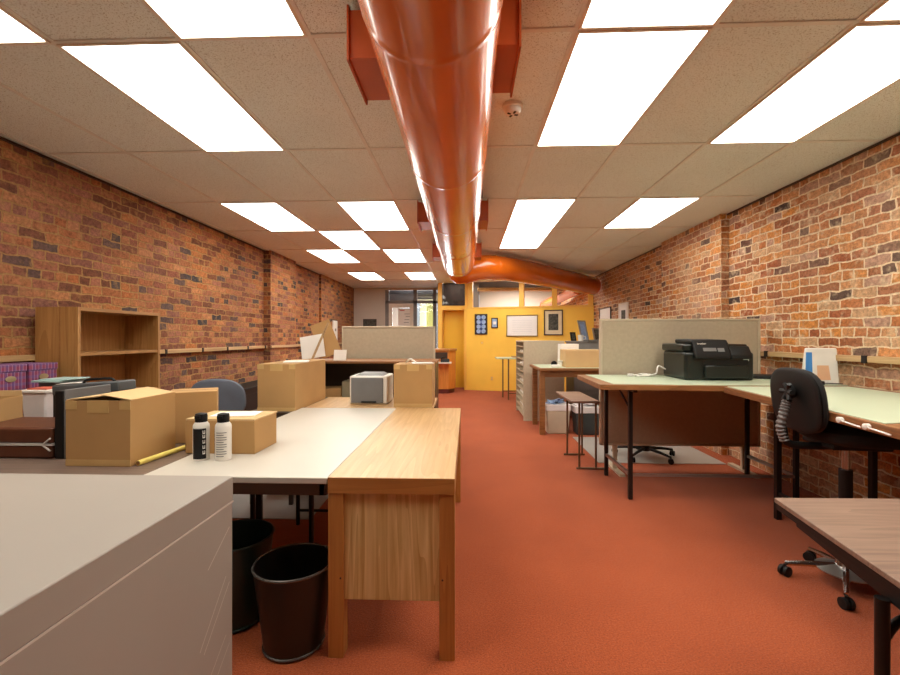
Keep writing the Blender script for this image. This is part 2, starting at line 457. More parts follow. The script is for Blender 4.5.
rr = [.2]*len(cp); rr[0] = .07; rr[1] = .13; rr[2] = .165; rr[3] = .18; rr[4] = .19
dm = MB().tube(cp, rr, 32); dm.build('pipe', M['duct'], t, angle=60)
for k in (14, 20, 26):
    p = cp[k]; d_ = (cp[k+1]-cp[k-1]).normalized()
    MB().tube([p-d_*.012, p, p+d_*.012], [.2005,.205,.2005], 32).build('seam_collar', M['duct'], t, angle=60)
tag(MB().tube([(2.72,10.95,2.5),(2.66,11.5,2.46),(2.56,12.6,2.4),(2.46,14.2,2.36)], .13, 20).build('flexible_duct', M['duct']), 'shiny orange duct seen through the opening above the yellow partition', 'duct')

# smoke detector
t = thing('smoke_detector', 'round white smoke detector on the ceiling right of the duct', 'smoke detector', (.276,2.665,ZC-.001))
MB().lathe([(.062,0),(.062,-.018),(.056,-.022)], n=28).build('base', M['whiteplas'], t)
MB().lathe([(.05,-.022),(.05,-.034),(.04,-.05),(.02,-.054)], n=28).build('dome', M['whiteplas'], t)
sl = MB()
for a in range(4):
    sl.box(.012,.034,-.006,.006,-.056,-.046, M=mat_at((0,0,0),rz=a*PI/2+.4))
sl.build('vent', M['black'], t, label='black vent slots')

# ------------------------------------------------------------------ yellow partition and back rooms
ya, yb = Vector((-.0,11.15)), Vector((2.943,10.35))
ang = math.atan2(yb.y-ya.y, yb.x-ya.x); LY = (yb-ya).length
yw = MB().box(0, LY, 0, .12, 0, 2.05); w_ = struct(yw.build('wall_back', M['yellow'], smooth=False)); w_.location = (ya.x,ya.y,0); w_.rotation_euler = (0,0,ang)
p = MB()
for s0 in (.03, 1.32, 2.10, 2.92): p.box(s0, s0+.12, -.006, .1, 2.05, ZC-.002)
p.box(-.0, LY, -.012, .13, 2.035, 2.075)
p.build('post', M['yellowtrim'], w_, smooth=False)
# door bay left of it
b = MB(); b.box(-.73,-.63, 11.28, 11.42, 0, ZC); b.box(-.63, -.0, 11.28, 11.40, 2.02, 2.13); b.box(-.06, .0, 11.16, 11.42, 0, 2.13); b.box(-.04,.04,11.17,11.3,2.05,ZC-.002)
struct(b.build('trim_5', M['yellowtrim'], smooth=False))
dr_ = struct(MB().box(-.60, -.065, 11.60, 11.64, .01, 2.02).build('door_1', M['yellowdoor'], smooth=False))
h = MB().tube([(-.54,11.6,1.0),(-.54,11.555,1.0)], .012, 10).lathe([(.0,0),(.026,.005),(.03,.018),(.02,.03)], n=14, M=mat_at((-.54,11.56,1.0),rx=PI/2)); h.build('door_handle', M['brass'], dr_)
b = MB(); b.box(-.66,-.60,11.42,11.68,0,2.06); b.box(-.6,-.02,11.42,11.68,2.02,2.06); b.box(-.066,-.0,11.42,11.68,0,2.06)
struct(b.build('trim_6', M['yellowtrim'], smooth=False))
struct(MB().box(-.63, -.03, 11.32, 11.326, 2.13, 2.70).build('window_1', M['smoke'], smooth=False))
# rooms beyond
wall('wall_far', M['offwhite'], (.42, 2.94, 14.5, 14.6, 0, 3.0))
wall('wall_corridor', M['greywall'], (-.7, .36, 12.9, 13.0, 0, 3.0), (.30,.36,13.0,14.5,0,3.0))
wall('wall_bay', M['greywall'], (-.75,-.66,11.45,16.5,0,3.0))
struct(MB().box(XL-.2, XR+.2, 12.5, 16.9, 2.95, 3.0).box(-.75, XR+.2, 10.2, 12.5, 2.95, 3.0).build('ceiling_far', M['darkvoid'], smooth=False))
tag(MB().box(.3, 2.9, 12.1, 12.3, 2.60, 2.68).build('timber_beam', M['railwood'], bevel=.01), 'pale timber beam crossing the room behind the yellow partition', 'beam', kind='structure')
# back-left: plaster wall and glazed front
wall('wall_end', M['offwhite'], (XL, -2.30, YB, YB+.12, 0, 2.95), (-2.30, -.73, YB, YB+.12, 2.66, 2.95))
fr = MB()
for x in (-2.30, -1.50, -.95): fr.box(x, x+.10, YB+.02, YB+.10, 0, 2.66)
fr.box(-2.3,-.73, YB+.02, YB+.1, 2.28, 2.36); fr.box(-.78,-.73,YB+.02,YB+.1,0,2.66)
tr7 = struct(fr.build('trim_7', M['greycab'], smooth=False))
dr2 = MB(); dr2.box(-2.2,-2.1,YB+.03,YB+.08,.02,2.28); dr2.box(-1.6,-1.5,YB+.03,YB+.08,.02,2.28); dr2.box(-2.1,-1.6,YB+.03,YB+.08,2.16,2.28); dr2.box(-2.1,-1.6,YB+.03,YB+.08,.02,.25)
d2 = struct(dr2.build('door_2', M['lightframe'], smooth=False))
MB().box(-2.1,-1.6,YB+.05,YB+.056,.25,2.16).build('pane', M['glass'], d2)
MB().tube([(-1.64,YB+.02,1.05),(-1.64,YB-.03,1.05),(-1.64,YB-.03,1.25),(-1.64,YB+.02,1.25)], .01, 8).build('door_handle', M['steel'], d2)
for i, (x0,x1) in enumerate(((-1.4,-.95),(-.85,-.78))):
    struct(MB().box(x0,x1,YB+.05,YB+.056,.02,2.28).build('window_%d' % (2+i), M['glass'], smooth=False))
po = thing('door_poster', 'white notice with faint lines taped on the glass door', 'poster', (-1.735,YB+.045,1.62))
MB().box(-.2,.2,-.003,.003,0,.52).build('sheet', M['paper'], po, smooth=False)
for z, a, c_ in ((.36,-.02,.16),(.29,.02,.16),(.2,-.02,.12),(.12,-.04,.1)): MB().box(a,c_,-.0045,-.003,z,z+.012).build('text_line', M['greyplas'], po)
q = MB(); MB().box(-.15,-.02,-.0045,-.003,.45,.475).build('heading', plain('red_print',(190,70,60)), po)
bl = thing('roller_blind', 'dark pleated blind above the glazed door', 'blind', (0,YB+.14,0))
q = MB()
for k in range(9): q.box(-2.2,-1.5,0,.03,2.36+k*.033,2.384+k*.033)
q.build('slats', plain('navy_slats',(52,48,58),.7), bl)
bl2 = thing('roller_blind', 'dark narrow blind above the pane beside the yellow post', 'blind', (0,YB+.14,0))
q = MB()
for k in range(6): q.box(-1.4,-.95,0,.03,2.42+k*.04,2.445+k*.04)
q.build('slats', D.materials['navy_slats'], bl2)
# front room beyond the glass with its street windows
wf = MB(); wf.box(XL,-2.5,16.5,16.6,0,3); wf.box(-2.5,-.75,16.5,16.6,0,.7); wf.box(-2.5,-.75,16.5,16.6,2.6,3); wf.box(-1.75,-1.5,16.5,16.6,.7,2.6)
struct(wf.build('wall_street', M['offwhite'], smooth=False))
struct(MB().box(-2.5,-1.75,16.54,16.55,.7,2.6).build('window_4', M['glass'], smooth=False))
struct(MB().box(-1.5,-.75,16.54,16.55,.7,2.6).build('window_5', M['glass'], smooth=False))
cu = MB()
for k in range(5): cu.tube([(-1.46+.05*k,16.3,.7),(-1.46+.05*k,16.3,2.6)], .03, 8)
tag(cu.build('curtain', M['outgreen']), 'pale yellow-green curtain by the street window behind the glass', 'curtain')
# unseen area lamps added to light those rooms
for nm, loc, e, sx in (('far_fill',(1.6,12.9,2.9),150,.6),('front_fill',(-1.9,14.4,2.9),150,.6),('corridor_fill',(-.3,12.2,2.9),30,.4)):
    l = D.lights.new(nm,'AREA'); l.shape='RECTANGLE'; l.size=sx; l.size_y=1.18; l.energy=e; l.color=(1,.93,.84)
    o = D.objects.new(nm,l); C.objects.link(o); o.location = loc
l = D.lights.new('daylight','AREA'); l.shape='RECTANGLE'; l.size=1.7; l.size_y=1.9; l.energy=160; l.color=(.92,.96,1)
o = D.objects.new('daylight',l); C.objects.link(o); o.location=(-1.62,16.45,1.65); o.rotation_euler=(-PI/2,0,0)

# pictures on the yellow partition: placed along its face
def ywpos(s, off=0):
    u = (yb-ya)/LY; n = Vector((u.y,-u.x))
    q = ya+u*s+n*off; return (q.x,q.y)
def picture(name, label, cat, s, z, w, h, frame, fw, back, art, fd=.025):
    x, y = ywpos(s+w/2, .002)
    t = thing(name, label, cat, (x,y,z), ang)
    f = MB(); f.box(-w/2,w/2,-fd,0,0,fw); f.box(-w/2,w/2,-fd,0,h-fw,h); f.box(-w/2,-w/2+fw,-fd,0,fw,h-fw); f.box(w/2-fw,w/2,-fd,0,fw,h-fw)
    f.build('frame', frame, t, bevel=.003)
    MB().box(-w/2+fw,w/2-fw,-fd*.5,-.001,fw,h-fw).build('mount', back, t, smooth=False)
    if art: art(t, w, h, -fd*.5)
    return t
def art_ovals(t, w, h, y):
    for i in range(2):
        for k in range(4):
            x = -w*.2+i*w*.4; z = h*(.16+.225*k)
            q = MB().lathe([(.001,0),(.055,.0),(.055,.004),(.001,.004)], n=16, M=mat_at((x,y,z),rx=PI/2), caps=False)
            q.build('photo', M['bluegrey'], t)
    MB().box(-.014,.014,y-.003,y,.04,h-.04).build('stripe', plain('blue_stripe',(40,66,150)), t)
picture('photo_collage', 'black framed collage of eight small round photos on the yellow wall', 'picture', .218, 1.395, .32, .51, M['darkframe'], .025, plain('navy_mount',(30,34,62)), art_ovals)
picture('certificate_frame', 'small dark framed certificate, smallest picture on the yellow wall', 'picture', .639, 1.555, .165, .25, M['darkframe'], .022, M['bluegrey'],
        lambda t,w,h,y: MB().box(-.035,.035,y-.003,y,.09,.16).build('seal', M['paper'], t))
def art_lines(t, w, h, y):
    fp = plain('faint_print',(196,202,214))
    for k in range(7): MB().box(-.24,.24,y-.0015,y,.12+k*.045,.124+k*.045).build('text_line', fp, t)
picture('framed_chart', 'wide gold framed white chart with faint lines on the yellow wall', 'picture', 1.014, 1.344, .76, .525, M['goldframe'], .022, M['whitecard'], art_lines)
def art_dark(t, w, h, y):
    MB().box(-w*.26,w*.26,y-.002,y,h*.2,h*.84).build('print', M['darkpic'], t)
picture('framed_print', 'upright dark framed black and white print on the yellow wall', 'picture', 1.917, 1.372, .44, .605, M['darkframe'], .025, plain('cream_mount',(226,212,178)), art_dark)
x, y = ywpos(.40, .002); t = thing('light_switch', 'small yellowish switch plate under the photo collage', 'switch', (x,y,1.15), ang)
MB().box(-.04,.04,-.006,0,0,.075).build('plate', M['yellowtrim'], t, bevel=.002); MB().box(-.008,.008,-.012,-.006,.025,.05).build('toggle', M['whiteplas'], t)
x, y = ywpos(.65, .002); t = thing('wall_outlet', 'small outlet plate low on the yellow wall', 'outlet', (x,y,.25), ang)
MB().box(-.035,.035,-.006,0,0,.11).build('plate', M['yellowtrim'], t, bevel=.002); MB().box(-.015,.015,-.009,-.006,.02,.045).box(-.015,.015,-.009,-.006,.065,.09).build('socket', M['paneltrim'], t)
# end wall picture
t = thing('wall_picture', 'small grey picture on the pale end wall beyond the tan partition', 'picture', (-2.73,YB-.002,1.59))
f = MB(); w,h,fw = .38,.25,.025
f.box(-w/2,w/2,-.02,0,0,fw); f.box(-w/2,w/2,-.02,0,h-fw,h); f.box(-w/2,-w/2+fw,-.02,0,fw,h-fw); f.box(w/2-fw,w/2,-.02,0,fw,h-fw); f.build('frame', M['darkframe'], t)
MB().box(-w/2+fw,w/2-fw,-.01,0,fw,h-fw).build('print', M['darkpic'], t)
# right brick wall pictures
def wallpic(name, label, y0, y1, z0, z1, frame, art, x=XR-.002, fw=.03):
    t = thing(name, label, 'picture', (x,(y0+y1)/2,z0)); w=y1-y0; h=z1-z0
    f = MB(); f.box(-.025,0,-w/2,w/2,0,fw); f.box(-.025,0,-w/2,w/2,h-fw,h); f.box(-.025,0,-w/2,-w/2+fw,fw,h-fw); f.box(-.025,0,w/2-fw,w/2,fw,h-fw)
    f.build('frame', frame, t); MB().box(-.012,0,-w/2+fw,w/2-fw,fw,h-fw).build('mount', M['whitecard'], t, smooth=False)
    if art: MB().box(-.015,-.012,-w*.22,w*.22,h*.22,h*.8).build('print', art, t)
wallpic('wall_picture', 'white framed picture with dark centre on the right brick wall', 8.15, 8.62, 1.3, 1.965, M['paper'], M['darkpic'])
wallpic('art_board', 'large blank white board hung on the right brick wall near the yellow wall', 9.1, 9.85, 1.2, 1.95, M['darkframe'], None, fw=.02)

# reception counter
t = thing('reception_counter', 'golden oak reception counter end by the yellow door post', 'counter', (0,0,0))
MB().prism([(-1.9,10.4),(-.42,10.4),(-.27,10.62),(-.27,11.0),(-1.9,11.0)], .1, 1.0).build('body', M['oakgold'], t, bevel=.008)
MB().prism([(-1.93,10.36),(-.4,10.36),(-.235,10.6),(-.235,11.03),(-1.93,11.03)], 1.0, 1.05).build('top', M['oakx'], t, bevel=.008)
MB().prism([(-1.9,10.43),(-.43,10.43),(-.3,10.64),(-.3,10.98),(-1.9,10.98)], 0, .1).build('kick_plate', plain('maroon_kick',(96,34,30)), t)
MB().box(-.85,-.45,10.385,10.4,.82,.97).build('dark_panel', M['darkframe'], t)  # flat dark panel stands in for a recess's darkness, nothing is cut in
MB().box(-.75,-.35,10.1,10.4,.72,.75).build('side_shelf', M['lightframe'], t)
t = thing('desk_phone', 'black desk phone on the pale shelf of the reception counter', 'phone', (-.5,10.24,.75))
MB().frustum((-.1,.1,-.09,.09),(-.1,.1,-.02,.09),0,.07).build('body', M['black'], t, bevel=.008); MB().tube(curve([(-.08,-.07,.09),(-.04,.02,.11),(-.08,.08,.1)],4),.018,8).build('handset', M['black'], t)

# ------------------------------------------------------------------ generic furniture
def legs(t, spots, z, w, mat, z0=0, round_=False):
    for x, y in spots:
        m = MB()
        if round_: m.tube([(x,y,z0),(x,y,z)], w/2, 12)
        else: m.box(x-w/2,x+w/2,y-w/2,y+w/2,z0,z)
        o = m.build('leg', mat, t, bevel=0 if round_ else .002)
def carton(name, label, x0,x1,y0,y1,z,h, rz=0, mat='card', flaps=None, tape=True, parts=True):
    cx, cy = (x0+x1)/2,(y0+y1)/2; w,d = x1-x0,y1-y0
    t = thing(name, label, 'cardboard box', (cx,cy,z+.0005), rz)
    th = .005
    if flaps:
        m = MB(); m.box(-w/2,w/2,-d/2,d/2,0,th); m.box(-w/2,w/2,-d/2,-d/2+th,th,h); m.box(-w/2,w/2,d/2-th,d/2,th,h); m.box(-w/2,-w/2+th,-d/2+th,d/2-th,th,h); m.box(w/2-th,w/2,-d/2+th,d/2-th,th,h)
        m.build('body', M[mat], t)
        for (side, a, L) in flaps:
            m = MB().box(0, L, -d/2+.004, d/2-.004, 0, .004)
            if side == 'L': Mx = mat_at((-w/2,0,h), ry=-a)
            if side == 'R': Mx = mat_at((w/2,0,h), rz=PI) @ Matrix.Rotation(-a,4,'Y')
            if side in 'FB':
                m = MB().box(0, L, -w/2+.004, w/2-.004, 0, .004)
                Mx = (mat_at((0,-d/2,h), rz=PI/2) if side == 'F' else mat_at((0,d/2,h), rz=-PI/2)) @ Matrix.Rotation(-a,4,'Y')
            for v in m.bm.verts: v.co = Mx @ v.co
            m.build('flap', M['cardlight'], t)
    else:
        MB().box(-w/2,w/2,-d/2,d/2,0,h).build('body', M[mat], t, bevel=.003)
        q = MB(); q.box(-w/2,w/2,-.001,.001,h-.0005,h+.0008) if w>d else q.box(-.001,.001,-d/2,d/2,h-.0005,h+.0008)
        q.build('top_seam', M['darkframe'], t)
    if tape:
        tw = min(.05,w*.2)
        for bx in ((-tw,tw,-d/2-.001,-d/2+.001,h-.055,h+.001), (-w/2-.001,-w/2+.05,-d/2-.0012,-d/2+.001,h-.04,h-.003),
                   (w/2-.05,w/2+.001,-d/2-.0012,-d/2+.001,h-.04,h-.003), (-w/2-.0008,w/2+.0008,-d/2-.0011,-d/2+.001,.002,.03)):
            MB().box(*bx).build('tape', M['tape'], t, smooth=False)
    return t

# ------------------------------------------------------------------ left foreground
t = thing('flat_file_cabinet', 'large scuffed grey laminate cabinet filling the lower left corner', 'cabinet', (0,0,0))
MB().box(-2.0,-.777,.28,1.44,0,.775).build('body', M['greylam'], t, bevel=.003)
MB().box(-2.0,-.7745,.28,1.443,.774,.7785).build('edge_strip', plain('pale_edge_strip',(206,198,188)), t)
MB().box(-2.0,-.775,.28,1.442,.778,.86).build('top', M['greylam'], t, bevel=.004)
q = MB()
for (y0,z0,y1,z1) in ((1.26,.40,1.40,.55),(1.28,.38,1.42,.52),(1.15,.16,1.40,.36),(1.18,.13,1.42,.32),(1.3,.62,1.42,.70)):
    dy, dz = y1-y0, z1-z0; L = math.hypot(dy,dz); ny, nz = -dz/L*.0012, dy/L*.0012
    q.quad([(-.7765,y0-ny,z0-nz),(-.7765,y1-ny,z1-nz),(-.7765,y1+ny,z1+nz),(-.7765,y0+ny,z0+nz)])
q.build('scratch', plain('pale_scratch',(206,198,188)), t, smooth=False)

# oak return desk
t = thing('oak_desk', 'oak desk with square legs and grained end panel beside the white table', 'desk', (0,0,0))
MB().box(-.57,-.048,1.80,3.60,.715,.745).build('top', M['oaktop'], t, bevel=.003)
q = MB(); q.box(-.57,-.048,1.80,1.83,.68,.7155); q.box(-.57,-.54,1.83,3.57,.66,.7155); q.box(-.078,-.048,1.83,3.57,.66,.7155); q.box(-.57,-.048,3.57,3.6,.66,.7155); q.build('apron', M['oakx'], t, bevel=.002)
MB().box(-.57,-.048,1.796,1.7995,.68,.7445).build('front_edging', M['oakx'], t)
for x0 in (-.57,-.112):
    for y0 in (1.80,3.535):
        o = MB().box(x0,x0+.064,y0,y0+.065,0,.68).build('leg', M['oakleg'], t, bevel=.002)
        if y0 < 2:
            MB().lathe([(.004,0),(.004,.002)], n=10, M=mat_at((x0+(.052 if x0<-.3 else .014),y0,.33),rx=PI/2)).build('screw', M['darkframe'], o)
MB().box(-.506,-.112,1.815,1.84,.235,.68).build('end_panel', M['oakend'], t, bevel=.001)
MB().box(-.506,-.112,3.55,3.575,.235,.68).build('end_panel', M['oakend'], t, bevel=.001)

# white folding table
t = thing('white_table', 'long off-white folding table holding spray cans and a flat carton', 'table', (0,0,0))
MB().box(-1.362,-.574,1.80,3.60,.715,.742).build('top', M['whitelam'], t, bevel=.004)
q = MB(); q.box(-1.30,-.60,1.84,1.87,.655,.715); q.box(-1.30,-.60,3.53,3.56,.655,.715); q.box(-1.31,-1.28,1.84,3.56,.655,.715); q.box(-.62,-.59,1.84,3.56,.655,.715)
q.build('apron', plain('brown_apron',(86,62,44)), t)
for y, sx in ((2.42,1),(3.08,1)):
    for x in (-1.19,-.86):
        o = MB().tube([(x,y,0),(x,y,.655)], .014, 12).build('leg', M['blackmetal'], t)
    MB().tube([(-1.19,y,.1),(-.86,y,.1)], .01, 8).build('stretcher', M['blackmetal'], t)
    MB().tube(curve([(-1.19,y,.44),(-1.15,y+.05,.55),(-1.02,y+.25,.65)],5), .009, 8).build('brace', M['blackmetal'], t)
    MB().tube(curve([(-.86,y,.44),(-.9,y+.05,.55),(-1.0,y+.25,.65)],5), .009, 8).build('brace', M['blackmetal'], t)
# dark table
t = thing('dark_table', 'dark brown laminate table by the left wall under the briefcase and boxes', 'table', (0,0,0))
MB().box(-3.16,-1.366,1.56,3.12,.71,.739).build('top', M['darklam'], t, bevel=.004)
q = MB(); q.box(-3.1,-1.42,1.62,1.64,.64,.71); q.box(-3.1,-1.42,3.04,3.06,.64,.71); q.build('apron', M['darkframe'], t)
legs(t, ((-3.08,1.66),(-1.44,1.66),(-3.08,3.02),(-1.44,3.02)), .71, .035, M['blackmetal'])

# wastebaskets under the tables
def basket(name, label, x, y, r0, r1, h, mat, rim):
    t = thing(name, label, 'wastebasket', (x,y,.0))
    MB().lathe([(.01,.004),(r0*.98,.004),(r0,.02),(r1,h),(r1-.006,h),(r0-.004,.03),(.01,.03)], n=36, caps=False).build('body', mat, t)
    MB().tube([(r1*math.cos(a*PI/18),r1*math.sin(a*PI/18),h) for a in range(36)], .006, 8, closed=True).build('rim', rim, t)
    MB().tube([(r0*math.cos(a*PI/18),r0*math.sin(a*PI/18),.01) for a in range(36)], .006, 8, closed=True).build('foot_ring', rim, t)
    return t
basket('wastebasket', 'round dark brown wastebasket with shiny rim beside the oak desk leg', -.745, 1.885, .124, .165, .352, M['binblack'], plain('bin_rim',(110,104,100),.25,.7))
basket('wastebasket', 'dark green round wastebasket half hidden behind the grey cabinet', -1.1, 2.05, .14, .175, .385, M['bingreen'], M['bingreen'])

# chair mats
tag(MB().prism([(-2.82,3.16),(-1.13,3.16),(-1.16,4.76),(-2.82,4.76)], .0005, .006).build('chair_mat', M['mat'], bevel=.002), 'grey plastic chair mat on the floor beneath the left tables', 'chair mat')
tag(MB().prism([(1.387,4.70),(1.40,5.9),(2.7,5.9),(2.7,4.70)], .0005, .006).build('chair_mat', M['mat'], bevel=.002), 'grey plastic chair mat on the floor behind the right partition', 'chair mat')

# things on the dark and white tables
ZT = .7395
carton('carton', 'large cardboard box with loose top flaps on the dark table', -1.807,-1.508,1.928,2.235,ZT,.296, 0, flaps=[('L',R(6),.15),('R',R(10),.145)])
carton('carton', 'plain closed cardboard box between the big flapped box and the blue chair', -1.683,-1.443,2.382,2.582,ZT,.278, R(28), tape=False)
fl = carton('carton', 'low flat cardboard box behind the two spray cans', -1.40,-1.045,2.15,2.395,.742,.165, R(-1), tape=False)
MB().prism([(-.176,-.121),(.176,-.121),(.182,.05),(.178,.13),(-.176,.121)], .1655, .172).build('lid', M['cardlight'], fl)
tag(MB().box(-.12,.1,-.07,.07,0,.004, M=mat_at((-1.2,2.29,.915),rz=R(8))).build('paper_sheet', M['paper']), 'white paper sheets lying on the low flat box', 'paper')
def spray(label, x, y, rz, dark, fine=None):
    t = thing('spray_can', label, 'spray can', (x,y,.7425), rz, None)
    r = .036
    MB().lathe([(r*.97,0),(r,.004),(r,.155),(r*.96,.165),(r*.72,.178)], n=28).build('body', M['whiteplas'], t)
    MB().lathe([(r*.74,.178),(r*.76,.205),(r*.7,.216),(r*.3,.22)], n=20).box(-.012,.012,-.034,-.01,.196,.21).build('cap', M['black'], t)
    q = MB(); n = 14; a0, a1 = dark
    for k in range(n):
        t0, t1 = a0+(a1-a0)*k/n, a0+(a1-a0)*(k+1)/n; rr = r+.0006
        q.quad([(rr*math.cos(t0),rr*math.sin(t0),.008),(rr*math.cos(t1),rr*math.sin(t1),.008),(rr*math.cos(t1),rr*math.sin(t1),.148),(rr*math.cos(t0),rr*math.sin(t0),.152)])
    q.build('label', M['black'], t)
    q = MB(); rr = r+.0012
    for z0 in (.03,.055,.08,.105,.125):
        for (da, dz, wa, hz) in ((0,0,.09,.016),(.22,0,.09,.016),(.08,0,.2,.005)):
            t0, t1 = a1-.45+da, a1-.45+da+wa
            q.quad([(rr*math.cos(t0),rr*math.sin(t0),z0+dz),(rr*math.cos(t1),rr*math.sin(t1),z0+dz),(rr*math.cos(t1),rr*math.sin(t1),z0+dz+hz),(rr*math.cos(t0),rr*math.sin(t0),z0+dz+hz)])
    q.build('lettering', M['paper'], t)
    if fine:
        q = MB()
        for k in range(11):
            z0 = .02+k*.011; a = fine[0]; n = 5; L = (fine[1]-fine[0])*(.95 if k % 3 else .7)
            for j in range(n):
                t0, t1 = a+L*j/n, a+L*(j+1)/n; rr = r+.0008
                q.quad([(rr*math.cos(t0),rr*math.sin(t0),z0),(rr*math.cos(t1),rr*math.sin(t1),z0),(rr*math.cos(t1),rr*math.sin(t1),z0+.0035),(rr*math.cos(t0),rr*math.sin(t0),z0+.0035)])
        q.build('fine_lettering', M['greyplas'], t)
    return t
spray('spray can with black label turned to the front, left one of the pair', -1.26,2.055,0,(R(-125),R(-25)))
spray('white spray can showing its printed back, right one of the pair', -1.153,2.055,0,(R(165),R(222)), (R(-115),R(-35)))
t = thing('mailing_tube', 'yellow cardboard tube lying beside the large flapped box', 'tube', (-1.485,1.945,ZT+.0125), R(-5))
MB().tube([(0,0,0),(0.0,.32,0)], .012, 16).build('tube_body', M['yellowtube'], t); MB().tube([(0,-.0015,0),(0,.002,0)], .009, 14).build('end_hole', M['tablewood'], t)
# briefcase
t = thing('briefcase', 'brown leather briefcase with silver trim lying flat on the dark table', 'briefcase', (-2.36,2.26,ZT+.0005))
MB().box(-.38,.38,-.22,.07,.0,.062).build('base', M['leather'], t, bevel=.012, seg=3)
MB().box(-.38,.38,-.22,.07,.072,.148).build('lid', M['leather'], t, bevel=.012, seg=3)
MB().box(-.383,.383,-.223,.073,.062,.072).tube([(.335,-.224,.067),(.375,-.224,.098)],.004,6).tube([(.335,-.224,.067),(.375,-.224,.038)],.004,6).build('trim', plain('silver_trim',(196,192,186),.35), t)
MB().box(-.2,-.13,-.228,-.22,.05,.085).box(.02,.09,-.228,-.22,.05,.085).build('latch', M['brass'], t)
# open tray on the briefcase
t = carton('open_box', 'shallow open cardboard box full of papers on top of the briefcase', -2.68,-2.39,2.08,2.29,ZT+.149,.115, R(10), tape=False, flaps=[('B',R(80),.03)])
tag(MB().box(-.125,.125,-.08,.08,0,.06, M=mat_at((-2.535,2.185,ZT+.157),rz=R(10))).box(-.115,.115,-.075,.07,.06,.064, M=mat_at((-2.535,2.185,ZT+.162),rz=R(14),rx=R(6))).build('paper_stack', M['paper']), 'white papers inside the open box on the briefcase', 'papers')
# black upright case and grey lidded case
t = thing('binder_case', 'tall narrow black case standing upright between briefcase and flapped box', 'case', (-1.935,2.04,ZT+.0005))
MB().box(-.035,.012,0,.27,0,.325).build('shell', M['black'], t, bevel=.006)
MB().box(.013,.021,0,.27,0,.33).build('edge_band', M['greyplas'], t, bevel=.003)
t = thing('equipment_case', 'black equipment case with tilted grey lid behind the flapped box', 'case', (-2.07,2.38,ZT+.0005))
MB().box(-.2,.16,-.04,.08,0,.27).build('body', M['black'], t, bevel=.008)
MB().box(-.2,.18,-.045,.085,-.02,.035, M=mat_at((0,0,.295),ry=R(-4))).build('lid', plain('dark_grey_lid',(80,84,86),.5), t, bevel=.008)
MB().tube(curve([(-.06,.0,.328),(-.03,-.0,.345),(.09,-.0,.353),(.12,.0,.34)],4), .007, 8).build('carry_handle', M['black'], t)
MB().box(-.18,-.06,-.04,.02,0.002,.006, M=mat_at((0,0,.3315),ry=R(-4))).build('shipping_label', M['paper'], t)
# papers, bin and plaid boxes
t = thing('storage_tub', 'white translucent plastic tub behind the briefcase', 'tub', (-2.53,2.56,ZT+.0005))
MB().frustum((-.06,.06,-.06,.06),(-.078,.078,-.075,.075),0,.27).build('body', plain('milky_plastic',(222,214,210),.4), t, bevel=.01); MB().box(-.085,.085,-.082,.082,.255,.272).build('rim', M['whiteplas'], t, bevel=.004)
MB().box(-.06,.06,-.05,.05,.2725,.28).build('note', plain('red_note',(202,96,72)), t)
tag(MB().box(-.06,.06,-.012,.012,0,.2, M=mat_at((-2.40,2.56,ZT+.0),ry=R(14))).build('gift_bag', M['plaid'], bevel=.004), 'small purple plaid bag leaning beside the black case', 'bag')
tag(MB().box(-.1,.09,-.1,.1,.0,.012).box(-.07,.12,-.08,.1,.012,.02).build('magazine_pile', M['teal'], bevel=.002), 'pale teal folders lying on top of the black case stack', 'folders').location = (-2.7,2.84,1.03)
t = thing('document_rack', 'dark rack carrying the pale teal folders', 'rack', (-2.7,2.84,ZT+.0005)); MB().box(-.08,.12,-.07,.07,0,.288).build('body', M['greyplas'], t, bevel=.004); MB().box(-.082,-.04,-.072,.0,.05,.22).build('slot_label', M['paper'], t)
pb = None
for i, (y, z, lab) in enumerate(((2.925,.162,'upper purple plaid photo box with label holder next to the bookcase'),(2.705,.162,'upper purple plaid photo box at the left frame edge'),(2.925,0,'lower purple plaid photo box under the one next to the bookcase'),(2.705,0,'lower purple plaid photo box under the one at the frame edge'))):
    loc = (-3.02,y,ZT+.083+z)
    if pb is None:
        pb = thing('photo_box', lab, 'storage box', loc, PI/2, 'purple plaid photo boxes')
        MB().box(-.1,.1,-.12,.12,0,.115).build('body', M['plaid'], pb, bevel=.003)
        MB().box(-.104,.104,-.124,.124,.115,.16).build('lid', M['plaid'], pb, bevel=.003)
        q = MB().lathe([(.001,0),(.034,0),(.034,.003),(.001,.003)], n=16, caps=False, ab=(1,.55), M=mat_at((.0,-.121,.07),rx=PI/2)); q.build('label_holder', M['brass'], pb)
    else: dup(pb, None, loc, PI/2, lab)
t = thing('storage_crate', 'low dark crate under the purple plaid boxes', 'crate', (-3.02,2.815,ZT+.0005)); MB().box(-.12,.12,-.215,.215,0,.082).build('body', M['darkframe'], t, bevel=.004); MB().box(.12,.123,-.16,.16,.02,.07).build('front_panel', M['tablewood'], t)

